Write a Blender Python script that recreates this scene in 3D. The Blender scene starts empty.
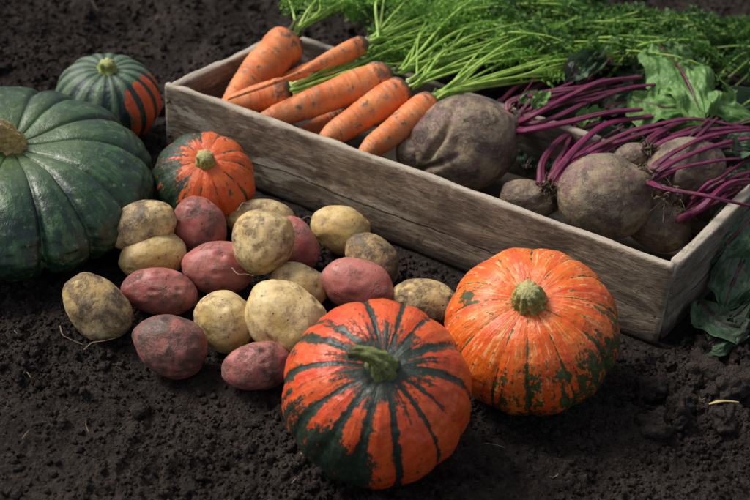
import bpy, math, random
import numpy as np
from mathutils import Vector

SC = bpy.context.scene
COL = SC.collection
rng = np.random.default_rng(7)
random.seed(7)

# ------------------------------------------------------------------ camera
FPX, PITCH, ROLL, CAMH = 1350.0, math.radians(35), math.radians(4), 1.011
_cp, _sp = math.cos(PITCH), math.sin(PITCH)
F = np.array([0, _cp, -_sp]); _R = np.array([1., 0, 0]); _U = np.array([0, _sp, _cp])
_c, _s = math.cos(ROLL), math.sin(ROLL)
R2 = _c * _R + _s * _U; U2 = -_s * _R + _c * _U
CAM = np.array([0, 0, CAMH])


def ray(px, py):
    return F + R2 * (px - 375) / FPX - U2 * (py - 250) / FPX


def W(px, py, z):
    d = ray(px, py)
    return CAM + d * ((z - CAMH) / d[2])


def basis(px, py):
    v = -ray(px, py); v /= np.linalg.norm(v)
    r = R2 - v * (R2 @ v); r /= np.linalg.norm(r)
    return r, np.cross(v, r), v          # right, up, toward the viewer


# ------------------------------------------------------------------ noise (numpy)
def _h(ix, iy, iz, seed):
    n = (ix * 374761393 + iy * 668265263 + iz * 2147483647 + seed * 1274126177) & 0xFFFFFFFF
    n = ((n ^ (n >> 13)) * 1274126177) & 0xFFFFFFFF
    n = ((n ^ (n >> 16)) * 2246822519) & 0xFFFFFFFF
    return ((n ^ (n >> 15)) & 0xFFFFFF) / 8388607.5 - 1.0


def vnoise(P, seed=0):
    P = np.asarray(P, dtype=np.float64)
    i = np.floor(P).astype(np.int64); f = P - i
    u = f * f * f * (f * (f * 6 - 15) + 10)
    r = 0
    for dx in (0, 1):
        wx = u[:, 0] if dx else 1 - u[:, 0]
        for dy in (0, 1):
            wy = u[:, 1] if dy else 1 - u[:, 1]
            for dz in (0, 1):
                wz = u[:, 2] if dz else 1 - u[:, 2]
                r = r + wx * wy * wz * _h(i[:, 0] + dx, i[:, 1] + dy, i[:, 2] + dz, seed)
    return r


def fbm(P, octaves=4, seed=0, gain=.5):
    P = np.asarray(P, dtype=np.float64); a = 1.0; s = 0; t = 0
    for k in range(octaves):
        s = s + a * vnoise(P * 2.03 ** k + k * 17.3, seed + k); t += a; a *= gain
    return s / t


def sstep(x, a, b):
    t = np.clip((x - a) / (b - a), 0, 1)
    return t * t * (3 - 2 * t)


# ------------------------------------------------------------------ objects
def tag(o, label=None, cat=None, group=None, kind=None):
    for k, v in (('label', label), ('category', cat), ('group', group), ('kind', kind)):
        if v:
            o[k] = v
    return o


def empty(name, loc):
    o = bpy.data.objects.new(name, None); COL.objects.link(o)
    o.location = [float(x) for x in loc]; o.empty_display_size = .03
    return o


def mesh_obj(name, V, faces, mat, parent=None, origin=None, smooth=True, attrs=None):
    """V are world coordinates; faces an (n,3)/(n,4) array or a list of arrays."""
    V = np.asarray(V, dtype=np.float64)
    top = parent
    off = np.zeros(3)
    if origin is not None:
        off = np.asarray(origin, dtype=float)
    elif parent is not None:
        q = parent
        while q is not None:
            off = off + np.array(q.location); q = q.parent
    V = V - off
    if not isinstance(faces, (list, tuple)):
        faces = [faces]
    faces = [np.asarray(f, dtype=np.int32) for f in faces if len(f)]
    me = bpy.data.meshes.new(name)
    me.vertices.add(len(V)); me.vertices.foreach_set('co', V.astype(np.float32).ravel())
    nl = sum(f.size for f in faces); nf = sum(len(f) for f in faces)
    me.loops.add(nl); me.loops.foreach_set('vertex_index', np.concatenate([f.ravel() for f in faces]))
    me.polygons.add(nf)
    tot = np.concatenate([np.full(len(f), f.shape[1], np.int32) for f in faces])
    st = np.concatenate([[0], np.cumsum(tot)[:-1]]).astype(np.int32)
    me.polygons.foreach_set('loop_start', st)
    me.polygons.foreach_set('loop_total', tot)
    me.polygons.foreach_set('use_smooth', np.full(nf, smooth))
    me.update(calc_edges=True); me.validate()
    for k, a in (attrs or {}).items():
        a = np.asarray(a, dtype=np.float32)
        if a.ndim == 1:
            at = me.attributes.new(k, 'FLOAT', 'POINT'); at.data.foreach_set('value', a)
        else:
            at = me.attributes.new(k, 'FLOAT_VECTOR', 'POINT'); at.data.foreach_set('vector', a.ravel())
    me.materials.append(mat)
    o = bpy.data.objects.new(name, me); COL.objects.link(o)
    if origin is not None and parent is None:
        o.location = [float(x) for x in origin]
    if parent is not None:
        o.parent = parent
    return o


def grid_faces(nu, nv, wrap_u=False, base=0):
    """vertices index = iv*nu+iu"""
    iu = np.arange(nu if wrap_u else nu - 1); iv = np.arange(nv - 1)
    A, B = np.meshgrid(iu, iv); A = A.ravel(); B = B.ravel(); A2 = (A + 1) % nu
    return np.stack([B * nu + A, B * nu + A2, (B + 1) * nu + A2, (B + 1) * nu + A], 1) + base


def icosphere(sub):
    t = (1 + 5 ** .5) / 2
    v = [(-1, t, 0), (1, t, 0), (-1, -t, 0), (1, -t, 0), (0, -1, t), (0, 1, t), (0, -1, -t), (0, 1, -t), (t, 0, -1), (t, 0, 1), (-t, 0, -1), (-t, 0, 1)]
    f = [(0, 11, 5), (0, 5, 1), (0, 1, 7), (0, 7, 10), (0, 10, 11), (1, 5, 9), (5, 11, 4), (11, 10, 2), (10, 7, 6), (7, 1, 8), (3, 9, 4), (3, 4, 2), (3, 2, 6), (3, 6, 8), (3, 8, 9), (4, 9, 5), (2, 4, 11), (6, 2, 10), (8, 6, 7), (9, 8, 1)]
    v = [np.array(x) / np.linalg.norm(x) for x in v]
    for _ in range(sub):
        cache = {}; nf = []

        def mid(a, b):
            k = (min(a, b), max(a, b))
            if k not in cache:
                m = v[a] + v[b]; v.append(m / np.linalg.norm(m)); cache[k] = len(v) - 1
            return cache[k]
        for a, b, c in f:
            ab, bc, ca = mid(a, b), mid(b, c), mid(c, a)
            nf += [(a, ab, ca), (b, bc, ab), (c, ca, bc), (ab, bc, ca)]
        f = nf
    return np.array(v), np.array(f)


def spline(P, n):
    """Catmull-Rom through P, n samples"""
    P = np.asarray(P, float)
    if len(P) == 2:
        t = np.linspace(0, 1, n)[:, None]; return P[0] * (1 - t) + P[1] * t
    Q = np.vstack([2 * P[0] - P[1], P, 2 * P[-1] - P[-2]])
    out = []
    for t in np.linspace(0, len(P) - 1 - 1e-9, n):
        k = int(t); u = t - k; a, b, c, d = Q[k:k + 4]
        out.append(.5 * ((2 * b) + (-a + c) * u + (2 * a - 5 * b + 4 * c - d) * u * u + (-a + 3 * b - 3 * c + d) * u ** 3))
    return np.array(out)


def frames(C):
    T = np.gradient(C, axis=0); T /= np.linalg.norm(T, axis=1)[:, None] + 1e-12
    N = np.zeros_like(C); up = np.array([0, 0, 1.])
    if abs(T[0] @ up) > .9: up = np.array([1., 0, 0])
    n = up - T[0] * (up @ T[0]); n /= np.linalg.norm(n); N[0] = n
    for i in range(1, len(C)):
        n = N[i - 1] - T[i] * (N[i - 1] @ T[i]); N[i] = n / (np.linalg.norm(n) + 1e-12)
    return T, N, np.cross(T, N)


def tube(C, rad, nseg=10, flat=1.0, shape=None):
    """closed tube; returns V, [quads, tris], (u along, v around)"""
    C = np.asarray(C); n = len(C); rad = np.broadcast_to(np.asarray(rad, float), (n,))
    T, N, B = frames(C)
    a = np.linspace(0, 2 * np.pi, nseg, endpoint=False)
    rr = np.ones((n, nseg)) if shape is None else shape(np.linspace(0, 1, n)[:, None], a[None, :])
    V = C[:, None, :] + rad[:, None, None] * rr[:, :, None] * (flat * np.cos(a)[None, :, None] * N[:, None, :] + np.sin(a)[None, :, None] * B[:, None, :])
    V = V.reshape(-1, 3)
    q = grid_faces(nseg, n, True)
    V = np.vstack([V, C[0] - T[0] * rad[0] * .25, C[-1] + T[-1] * rad[-1] * .4])
    i = np.arange(nseg); j = (i + 1) % nseg; m = len(V)
    t = np.vstack([np.stack([j, i, np.full(nseg, m - 2)], 1), np.stack([(n - 1) * nseg + i, (n - 1) * nseg + j, np.full(nseg, m - 1)], 1)])
    u = np.concatenate([np.repeat(np.linspace(0, 1, n), nseg), [0, 1]])
    return V, [q, t], u


def merge(parts):
    Vs = []; F3 = []; F4 = []; n = 0; U = []
    for V, fs, u in parts:
        Vs.append(V); U.append(u)
        for f in fs:
            f = np.asarray(f)
            if len(f):
                (F3 if f.shape[1] == 3 else F4).append(f + n)
        n += len(V)
    out = []
    if F4: out.append(np.vstack(F4))
    if F3: out.append(np.vstack(F3))
    return np.vstack(Vs), out, np.concatenate(U)


# ------------------------------------------------------------------ material helper
class M:
    def __init__(self, name, rough=.6, spec=.5):
        m = bpy.data.materials.new(name); m.use_nodes = True; self.m = m; self.t = m.node_tree
        self.t.nodes.clear(); self.tc = self.N('ShaderNodeTexCoord')
        self.obj = self.tc.outputs['Object']
        self.out = self.N('ShaderNodeOutputMaterial'); self.b = self.N('ShaderNodeBsdfPrincipled')
        self.set(self.b.inputs['Roughness'], rough); self.set(self.b.inputs['Specular IOR Level'], spec)
        self.t.links.new(self.b.outputs[0], self.out.inputs['Surface'])

    def N(self, k): return self.t.nodes.new(k)

    def set(self, s, v):
        if isinstance(v, bpy.types.NodeSocket): self.t.links.new(v, s)
        elif isinstance(v, (tuple, list)) and len(v) == 3 and s.type == 'RGBA': s.default_value = (*v, 1)
        else: s.default_value = v

    def math(self, op, a, b=0.0, clamp=False):
        n = self.N('ShaderNodeMath'); n.operation = op; n.use_clamp = clamp
        self.set(n.inputs[0], a); self.set(n.inputs[1], b); return n.outputs[0]

    def add(self, a, b): return self.math('ADD', a, b)
    def mul(self, a, b): return self.math('MULTIPLY', a, b)

    def scalev(self, v, s):
        n = self.N('ShaderNodeMapping'); self.set(n.inputs['Vector'], v); n.inputs['Scale'].default_value = s
        n.inputs['Location'].default_value = (random.uniform(-9, 9), random.uniform(-9, 9), random.uniform(-9, 9)); return n.outputs[0]

    def noise(self, scale, detail=4, rough=.55, vec=None, dist=0.0, color=False):
        n = self.N('ShaderNodeTexNoise'); self.set(n.inputs['Vector'], vec or self.obj); n.inputs['Scale'].default_value = scale
        n.inputs['Detail'].default_value = detail; n.inputs['Roughness'].default_value = rough; n.inputs['Distortion'].default_value = dist
        return n.outputs['Color' if color else 'Fac']

    def voro(self, scale, feature='F1', vec=None, rnd=1.0):
        n = self.N('ShaderNodeTexVoronoi'); n.feature = feature; self.set(n.inputs['Vector'], vec or self.obj); n.inputs['Scale'].default_value = scale
        n.inputs['Randomness'].default_value = rnd
        return n.outputs['Distance']

    def mr(self, x, a, b, c=0.0, d=1.0, smooth=True):
        n = self.N('ShaderNodeMapRange'); n.interpolation_type = 'SMOOTHSTEP' if smooth else 'LINEAR'
        self.set(n.inputs[0], x)
        for i, v in enumerate((a, b, c, d)): self.set(n.inputs[i + 1], v)
        return n.outputs[0]

    def mix(self, f, a, b):
        n = self.N('ShaderNodeMix'); n.data_type = 'RGBA'; self.set(n.inputs[0], f); self.set(n.inputs[6], a); self.set(n.inputs[7], b); return n.outputs[2]

    def attr(self, name, vec=False):
        n = self.N('ShaderNodeAttribute'); n.attribute_name = name; return n.outputs['Vector' if vec else 'Fac']

    def bump(self, h, dist, strength=1.0, normal=None):
        n = self.N('ShaderNodeBump'); n.inputs['Distance'].default_value = dist; n.inputs['Strength'].default_value = strength
        self.set(n.inputs['Height'], h)
        if normal is not None: self.set(n.inputs['Normal'], normal)
        return n.outputs[0]

    def done(self, color, normal=None, rough=None, translucent=0):
        self.set(self.b.inputs['Base Color'], color)
        if normal is not None: self.set(self.b.inputs['Normal'], normal)
        if rough is not None: self.set(self.b.inputs['Roughness'], rough)
        if translucent:
            tr = self.N('ShaderNodeBsdfTranslucent'); self.set(tr.inputs[0], color)
            mx = self.N('ShaderNodeMixShader'); mx.inputs[0].default_value = translucent
            self.t.links.new(self.b.outputs[0], mx.inputs[1]); self.t.links.new(tr.outputs[0], mx.inputs[2])
            self.t.links.new(mx.outputs[0], self.out.inputs['Surface'])
        return self.m


DIRT = (.030, .021, .016)

# ------------------------------------------------------------------ crate frame
YAW, CL = -.4988, .75
E1 = np.array([math.cos(YAW), math.sin(YAW), 0]); CH = .11
a1 = -.1255
NV = np.array([-math.sin(YAW + a1), math.cos(YAW + a1), 0])
NP = np.array([-math.sin(YAW), math.cos(YAW), 0])
A0 = np.array([-.3098, 1.6505, 0])
_bl = W(280, 28, CH) - A0
CD = float(_bl @ NV)                      # crate depth along its ends
print('crate depth', CD)


def crate_uv(P):
    """coordinates along the front / along the ends"""
    d = np.asarray(P)[..., :2] - A0[:2]
    Mx = np.linalg.inv(np.array([E1[:2], NV[:2]]).T)
    q = d @ Mx.T
    return q[..., 0], q[..., 1]


# ------------------------------------------------------------------ ground
def axis(lo, hi, step, far):
    a = np.arange(lo, hi + step / 2, step); k = []
    s = step; x = 0
    while x < far:
        s *= 1.35; x += s; k.append(x)
    k = np.array(k)
    return np.concatenate([lo - k[::-1], a, hi + k])


GX = axis(-.85, .85, .0026, 30); GY = axis(.80, 2.75, .003, 30)


def ground_h(x, y):
    x = np.asarray(x, float).ravel(); y = np.asarray(y, float).ravel(); z = np.zeros_like(x)
    P = np.stack([x, y, z], 1)
    far = sstep(y, 1.5, 2.2)
    h = .010 * fbm(P * 5, 2, 3) * (1 + .8 * far)
    h += .008 * fbm(P * 17, 2, 9) * (1 + 1.2 * far)
    warp = P + .006 * np.stack([vnoise(P * 60, 31), vnoise(P * 60, 32), z], 1)
    pat = .45 + .55 * sstep(vnoise(P * 6.5 + 3.3, 55) + .4 * vnoise(P * 15, 56), -.35, .25)
    h += (.0045 + .003 * far) * pat * (1 - 2 * np.abs(vnoise(warp * 38, 21)))
    h += .0036 * pat * (1 - 2 * np.abs(vnoise(warp * 95, 22)))
    h += .0026 * pat * (1 - 2 * np.abs(vnoise(warp * 200, 23)))
    # loose, cloddy corner by the crate's right-hand end
    cl = np.exp(-(((x - .36) / .09) ** 2 + ((y - 1.24) / .10) ** 2))
    h += cl * (.012 * np.abs(vnoise(P * 26, 41)) + .010 * vnoise(P * 50, 42))
    u, v = crate_uv(P)
    ins = np.minimum(np.minimum(u + .02, CL + .02 - u), np.minimum(v + .02, CD + .02 - v))
    k = sstep(ins, -.03, .02)
    h = h * (1 - .7 * k) - .006 * k
    r = np.hypot(x, y - 1.5)
    return h * (1 - .0 * r) - .004


xx, yy = np.meshgrid(GX, GY)
hh = ground_h(xx, yy).reshape(xx.shape)
m = M('soil', .95, .15)
n1 = m.noise(9, 5, .6); n2 = m.noise(120, 6, .7); n3 = m.noise(650, 4, .7)
c = m.mix(m.mr(n1, .35, .68), (.016, .0120, .0106), (.044, .034, .029))
c = m.mix(m.mr(n2, .45, .75), c, (.068, .053, .046))
c = m.mix(m.mul(m.mr(n3, .62, .78), .5), c, (.11, .092, .082))
hgt = m.add(m.add(m.mul(n2, 1.0), m.mul(m.voro(230), -.7)), m.add(m.mul(n3, .35), m.mul(m.voro(520), -.35)))
MSOIL = m.done(c, m.bump(hgt, .0045, 1.0))
g = mesh_obj('ground', np.stack([xx.ravel(), yy.ravel(), hh.ravel()], 1), grid_faces(len(GX), len(GY)), MSOIL)
tag(g, 'dark brown crumbly garden soil under the whole harvest', 'soil', kind='structure')

# crumbs
_i0, _f0 = icosphere(0); _i1, _f1 = icosphere(1); _i2, _f2 = icosphere(2)


def scatter(n, smin, smax, region, base, power=2.2, sink=.25, dens=None):
    V0, F0 = base
    P = []
    while len(P) < n:
        k = n * 2
        y = rng.uniform(region[2], region[3], k); x = rng.uniform(region[0], region[1], k)
        ok = np.abs(x) < .30 * np.hypot(y, 1) + .06
        u, v = crate_uv(np.stack([x, y], 1))
        ok &= ~((u > -.012) & (u < CL + .012) & (v > -.012) & (v < CD + .012))
        if dens is not None: ok &= rng.uniform(0, 1, k) < dens(x, y)
        P += list(zip(x[ok], y[ok]))
    P = np.array(P[:n])
    s = smin + (smax - smin) * rng.uniform(0, 1, n) ** power
    z = ground_h(P[:, 0], P[:, 1]) + s * (1 - sink * 2) * .6
    C = np.column_stack([P, z])
    nv = len(V0)
    dirs = np.tile(V0, (n, 1)); idx = np.repeat(np.arange(n), nv)
    rad = 1 + .42 * vnoise(dirs * 1.7 + rng.uniform(-50, 50, (n, 3))[idx], 5) + (.22 * vnoise(dirs * 4 + idx[:, None] * 3.1, 6) if nv > 12 else 0)
    sc = rng.uniform(.6, 1.15, (n, 3)) * s[:, None]
    ang = rng.uniform(0, 6.28, n); ca, sa = np.cos(ang)[idx], np.sin(ang)[idx]
    L = dirs * rad[:, None] * sc[idx]
    V = np.stack([L[:, 0] * ca - L[:, 1] * sa, L[:, 0] * sa + L[:, 1] * ca, L[:, 2]], 1) + C[idx]
    Fc = (np.tile(F0, (n, 1)) + np.repeat(np.arange(n) * nv, len(F0))[:, None])
    return V, [Fc], np.zeros(len(V))


near = (-.75, .75, .93, 2.6)
rough_r = lambda x, y: np.clip(.12 + np.exp(-(((x - .36) / .09) ** 2 + ((y - 1.24) / .10) ** 2)) + .35 * (y > 1.75), 0, 1)
_cc = W(702, 384, 0); _i3, _f3 = icosphere(3)
cr = merge([scatter(46000, .0009, .0036, near, (_i0, _f0), 2.2, dens=lambda x, y: .25 + .75 * sstep(vnoise(np.stack([x * 6.5 + 3.3, y * 6.5 + 3.3, x * 0 + 3.3], 1), 55), -.35, .25)),
            scatter(6500, .0022, .0060, near, (_i1, _f1), 2.4, dens=lambda x, y: .35 + .65 * (vnoise(np.stack([x * 9, y * 9, x * 0], 1), 77) > 0)),
            scatter(260, .005, .012, near, (_i2, _f2), 2.4, dens=rough_r),
            scatter(34, .009, .024, (_cc[0] - .08, _cc[0] + .07, _cc[1] - .09, _cc[1] + .09), (_i3, _f3), 1.2, sink=.38)])
o = mesh_obj('soil_crumbs', cr[0], cr[1], MSOIL)
tag(o, 'loose crumbs and clods of dark soil lying on the ground', 'soil crumbs', kind='stuff')


# ------------------------------------------------------------------ wood
def wood_mat(name, tone=(.38, .30, .212), dark=(.115, .086, .060), pale=(.58, .48, .35), palefac=.30, patch=0.0, grain=(8, 34, 34)):
    m = M(name, .85, .2)
    v = m.scalev(m.obj, grain)
    g1 = m.noise(1.0, 6, .7, v, 2.0); g2 = m.noise(4.5, 5, .7, v, .6)
    big = m.noise(14, 5, .6); sp = m.noise(90, 5, .65); bl = m.noise(32, 6, .7, None, .8)
    c = m.mix(m.mr(g1, .30, .70), dark, tone)
    c = m.mix(m.mul(m.mr(g2, .5, .75), palefac * 1.6), c, pale)
    c = m.mix(m.mul(m.mr(big, .48, .62), .65), c, dark)
    c = m.mix(m.mul(m.mr(bl, .52, .66), .60), c, (.12, .095, .072))
    c = m.mix(m.mul(m.mr(m.noise(22, 6, .72, m.scalev(m.obj, (.6, 1, 1)), .6), .55, .68), .55), c, pale)
    c = m.mix(m.mul(m.mr(sp, .62, .72), .7), c, DIRT)
    if patch:
        pn = m.noise(20, 6, .7, m.scalev(m.obj, (.7, 1, 1.5)), .5)
        sep = m.N('ShaderNodeSeparateXYZ'); m.t.links.new(m.obj, sep.inputs[0])
        lim = m.mr(sep.outputs[0], .05, .60, 1.0, 0.0)
        c = m.mix(m.mul(m.mul(m.mr(pn, .54, .62), lim), patch), c, (.50, .45, .36))
    pale_fac = m.mr(m.add(m.attr('edge_pale'), m.mul(m.add(bl, -.5), 1.6)), .35, .75)
    c = m.mix(m.mul(pale_fac, .75), c, (.50, .44, .35))
    sz = m.N('ShaderNodeSeparateXYZ'); m.t.links.new(m.obj, sz.inputs[0])
    crk = m.noise(1, 4, .6, m.scalev(m.obj, (9, 1, 1))); crk2 = m.noise(1, 3, .6, m.scalev(m.obj, (3, 1, 1)))
    d1 = m.math('ABSOLUTE', m.add(sz.outputs[2], m.add(m.mul(crk, -.022), -.034)))
    ck = m.mul(m.mr(d1, .0013, .0004), m.mr(crk2, .44, .52))
    c = m.mix(m.mul(ck, .9), c, (.03, .022, .018))
    c = m.mix(m.mul(m.mr(m.add(sz.outputs[2], m.mul(sp, -.03)), .012, -.002), .75), c, (.045, .034, .027))
    h = m.add(m.add(m.mul(g1, 1.0), m.add(m.mul(g2, .8), m.mul(sp, .35))), m.mul(ck, -1.2))
    return m.done(c, m.bump(h, .0030, 1.0))


def board(name, p0, e, L, nrm, T, H, mat, parent, seed, hl=0, hr=0, chips=()):
    """p0: bottom corner; e: along; nrm: across (thickness T); local mesh so that x runs along the grain"""
    nx, ny, nz = max(8, int(L / .005)), 5, max(4, int(H / .005)) if H > .03 else 4
    if T > .03: ny = int(T / .006)
    def face(a, b, fixed, val):
        A, B = np.meshgrid(np.linspace(0, 1, a), np.linspace(0, 1, b)); return A.ravel(), B.ravel(), np.full(A.size, val)
    parts = []
    for (na, nb, ax, val) in ((nx, nz, 1, 0), (nx, nz, 1, 1), (nx, ny, 2, 0), (nx, ny, 2, 1), (ny, nz, 0, 0), (ny, nz, 0, 1)):
        A, B, C = face(na, nb, ax, val)
        q = np.zeros((len(A), 3)); others = [k for k in (0, 1, 2) if k != ax]
        q[:, others[0]] = A; q[:, others[1]] = B; q[:, ax] = C
        f = grid_faces(na, nb)
        flip = (val == 1) ^ (ax == 1)
        parts.append((q, [f if flip else f[:, ::-1]], np.zeros(len(q))))
    q, fs, _ = merge(parts)
    # weld by rounding
    key = np.round(q * 1e5).astype(np.int64); _, ui, inv = np.unique(key, axis=0, return_index=True, return_inverse=True)
    q = q[ui]; fs = [inv.ravel()[f] for f in fs]
    X, Y, Z = q[:, 0] * L, q[:, 1] * T, q[:, 2] * (H + hl * (1 - q[:, 0]) + hr * q[:, 0])
    # worn edges
    rr = .0028 + .0016 * vnoise(np.stack([X * 30, Y * 0 + seed, Z * 30], 1), 4)
    S = np.stack([X, Y, Z], 1); dims = np.array([L, T, 1]); dims = np.stack([np.full(len(X), L), np.full(len(X), T), H + hl * (1 - q[:, 0]) + hr * q[:, 0]], 1)
    inner = np.clip(S, rr[:, None], dims - rr[:, None]); d = S - inner; dl = np.linalg.norm(d, axis=1)
    k = dl > 1e-9
    S[k] = inner[k] + d[k] / dl[k][:, None] * rr[k][:, None]
    wob = .0016 * fbm(np.stack([S[:, 0] * 7, S[:, 2] * 20 + seed * 5, S[:, 1] * 20], 1), 3, seed)
    edge = .0026 * fbm(np.stack([S[:, 0] * 22, S[:, 1] * 30, S[:, 2] * 8 + seed], 1), 3, seed + 9) * q[:, 2]
    edge -= .004 * sstep(vnoise(np.stack([S[:, 0] * 18 + seed, S[:, 1] * 60, S[:, 0] * 0], 1), seed + 4), .55, .9) * (q[:, 2] > .8)
    bow = .003 * np.sin(q[:, 0] * 3.1 + seed)
    groove = -.0022 * np.exp(-((q[:, 2] - .42 - .05 * np.sin(q[:, 0] * 5)) / .05) ** 2) * (.4 + .6 * q[:, 0]) if H > .03 else 0
    S[:, 1] += (wob + bow) + np.where(q[:, 1] < .5, -groove, 0); S[:, 2] += edge
    for (cx, cw, cd) in chips:
        S[:, 2] -= cd * np.exp(-((S[:, 0] - cx) / cw) ** 2) * (q[:, 2] > .85)
    edge_pale = np.exp(-np.maximum(0, dims[:, 2] - S[:, 2]) / .004) * .9 + .5 * np.exp(-np.minimum(S[:, 0], L - S[:, 0]) / .006)  # mask for paler colour towards the top edge and the board ends
    o = mesh_obj(name, S, fs, mat, None, attrs={'edge_pale': edge_pale})
    o.parent = parent
    rot = np.array([e, nrm, [0, 0, 1]]).T
    from mathutils import Matrix
    loc = np.asarray(p0) - (np.array(parent.location) if parent else 0)
    mw = Matrix.Identity(4)
    for i in range(3):
        for j in range(3): mw[i][j] = float(rot[i, j])
        mw[i][3] = float(loc[i])
    o.matrix_local = mw
    return o


crate = empty('wooden_crate', A0)
tag(crate, 'long weathered grey wooden crate filled with carrots and beetroots', 'crate')
Tn = .011
WF = wood_mat('weathered_board', patch=.9)
WS = wood_mat('weathered_end', (.24, .20, .155), (.10, .08, .062), palefac=.22)
WB = wood_mat('dark_board', (.20, .165, .13), (.08, .065, .05), palefac=.15)
WD = wood_mat('soiled_board', (.075, .058, .044), (.03, .023, .018), (.12, .10, .08), palefac=.1)
# ends sit between the long boards; unit normals along E1
z0 = -.006
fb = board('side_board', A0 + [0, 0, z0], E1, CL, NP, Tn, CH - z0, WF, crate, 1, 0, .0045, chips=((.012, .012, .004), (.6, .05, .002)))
tag(fb, 'long front board with pale worn patches')
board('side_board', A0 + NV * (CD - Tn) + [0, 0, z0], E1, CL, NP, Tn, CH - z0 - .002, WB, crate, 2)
gap = Tn * 1.12
NE = np.array([-NV[1], NV[0], 0])
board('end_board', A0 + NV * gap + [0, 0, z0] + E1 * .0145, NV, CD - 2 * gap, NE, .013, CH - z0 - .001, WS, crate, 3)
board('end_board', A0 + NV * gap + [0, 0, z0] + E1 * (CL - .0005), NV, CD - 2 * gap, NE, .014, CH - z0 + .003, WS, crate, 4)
for k in range(3):
    w = (CD - 2 * gap - .012) / 3
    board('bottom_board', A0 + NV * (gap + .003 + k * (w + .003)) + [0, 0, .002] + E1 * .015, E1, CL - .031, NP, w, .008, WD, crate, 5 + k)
m = M('rusty_nail', .6, .5); m.set(m.b.inputs['Metallic'], .6)
NAIL = m.done(m.mix(m.noise(400, 3), (.05, .03, .02), (.12, .06, .035)), m.bump(m.noise(900, 3), .0005))
for (s, z) in ((.009, .03), (.009, .085), (CL - .009, .035), (CL - .010, .09)):
    c0 = A0 + E1 * s + [0, 0, z] - NP * .0008
    V, fs, _ = tube(np.array([c0 + NP * .004, c0 - NP * .0007]), [.0022, .0020], 10)
    mesh_obj('nail', V, fs, NAIL, fb if False else crate)


# ------------------------------------------------------------------ pumpkins
def pumpkin_geo(R, k, n, depth, gw, dip, seed, NU=520, NVv=300, lump=.01, jit=.0, flatp=1.0, round_=False):
    th = np.linspace(0, 2 * np.pi, NU, endpoint=False); ph = np.linspace(0.0, np.pi, NVv)
    TH, PH = np.meshgrid(th, ph); TH = TH.ravel(); PH = PH.ravel()
    r0 = np.random.default_rng(seed)
    gpos = (np.arange(n) + r0.uniform(-jit, jit, n)) * 2 * np.pi / n
    gd = r0.uniform(.65, 1.15, n)
    wav = .05 * vnoise(np.stack([np.cos(TH) * 2, np.sin(TH) * 2, PH * 1.3], 1), seed)
    D = np.abs((TH[:, None] + wav[:, None] - gpos[None, :] + np.pi) % (2 * np.pi) - np.pi)
    wn = gw * 2 * np.pi / n
    nearest = D.min(1) / (np.pi / n)                 # 0 on a groove .. 1 mid-rib
    G = np.clip((np.exp(-(D / wn) ** 2) * gd[None, :]).sum(1), 0, 1.3)
    lobe = np.clip(1 - nearest ** 2, 0, 1)
    if round_:
        nn_ = np.clip(nearest, 0, 1); lobe = 1 - np.sqrt(np.clip(1 - (1 - nn_) ** 2, 0, 1)); lobe = lobe * 1.25
    fade = np.sin(PH) ** .45
    rr = 1 - depth * (.55 * G + .45 * lobe) * fade
    sn = np.sin(PH); x = R * sn ** flatp * rr
    Z = k * R * np.cos(PH) * (1 - depth * (1.5 if round_ else .5) * (.3 * G + .7 * lobe) * (sn ** .6))
    Z -= dip * R * np.exp(-(PH / .36) ** 2)
    Z += .8 * dip * R * np.exp(-((np.pi - PH) / .4) ** 2)
    d = np.stack([np.cos(TH) * sn, np.sin(TH) * sn, np.cos(PH)], 1)
    lum = 1 + lump * fbm(d * 2.2 + seed, 3, seed) + lump * .35 * vnoise(d * 11 + seed, seed + 3)
    V = np.stack([np.cos(TH) * x, np.sin(TH) * x, Z], 1) * lum[:, None]
    return V, TH, PH, nearest, G, gpos, d


def pumpkin(px, py, hw, k, E, spin, lean, name, label, matf, n, depth, gw, dip, seed, maskf, lump=.01, jit=.1, lift=-.004, flatp=1.0, round_=False):
    r, u, v = basis(px, py)
    up = u * math.cos(math.radians(lean)) + r * math.sin(math.radians(lean))
    ax = v * math.sin(math.radians(E)) + up * math.cos(math.radians(E)); ax /= np.linalg.norm(ax)
    zc = .1
    for _ in range(4):
        C = W(px, py, zc); dep = (C - CAM) @ F; Rm = hw * dep / FPX
        zc = math.sqrt(Rm * Rm * (1 - ax[2] ** 2) + (k * Rm * ax[2]) ** 2) + lift
    C = W(px, py, zc)
    # local frame: Z=ax, X = image right-ish so that theta=0 points right in the picture, 90 up
    X = r - ax * (r @ ax); X /= np.linalg.norm(X); Y = np.cross(ax, X)
    rot = np.array([X, Y, ax]).T
    V, TH, PH, near, G, gpos, d = pumpkin_geo(Rm, k, n, depth, gw, dip, seed, lump=lump, jit=jit, flatp=flatp, round_=round_)
    TH = TH
    t = PH / (np.pi / 2)
    mask, extra = maskf(TH, t, near, G, d)
    sv = np.stack([np.cos(TH) * 3.0, np.sin(TH) * 3.0, t * .9], 1)
    base = C - np.array([0, 0, zc])
    root = empty(name, base); tag(root, label, 'pumpkin')
    Vw = V @ rot.T + C
    body = mesh_obj('body', Vw, grid_faces(520, 300, True), matf, root, attrs={'mask': mask, 'extra': extra, 'sv': sv, 'tt': t, 'groove': G})
    pole = C + ax * (k * Rm - dip * Rm)
    print(name, 'R %.3f' % Rm, 'C', C.round(3), 'tilt %.0f' % math.degrees(math.acos(ax[2])))
    return root, C, Rm, rot, pole, ax


def ang_d(TH, a):   # picture angle distance, degrees
    return np.abs((np.degrees(TH) - a + 180) % 360 - 180)


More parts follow.
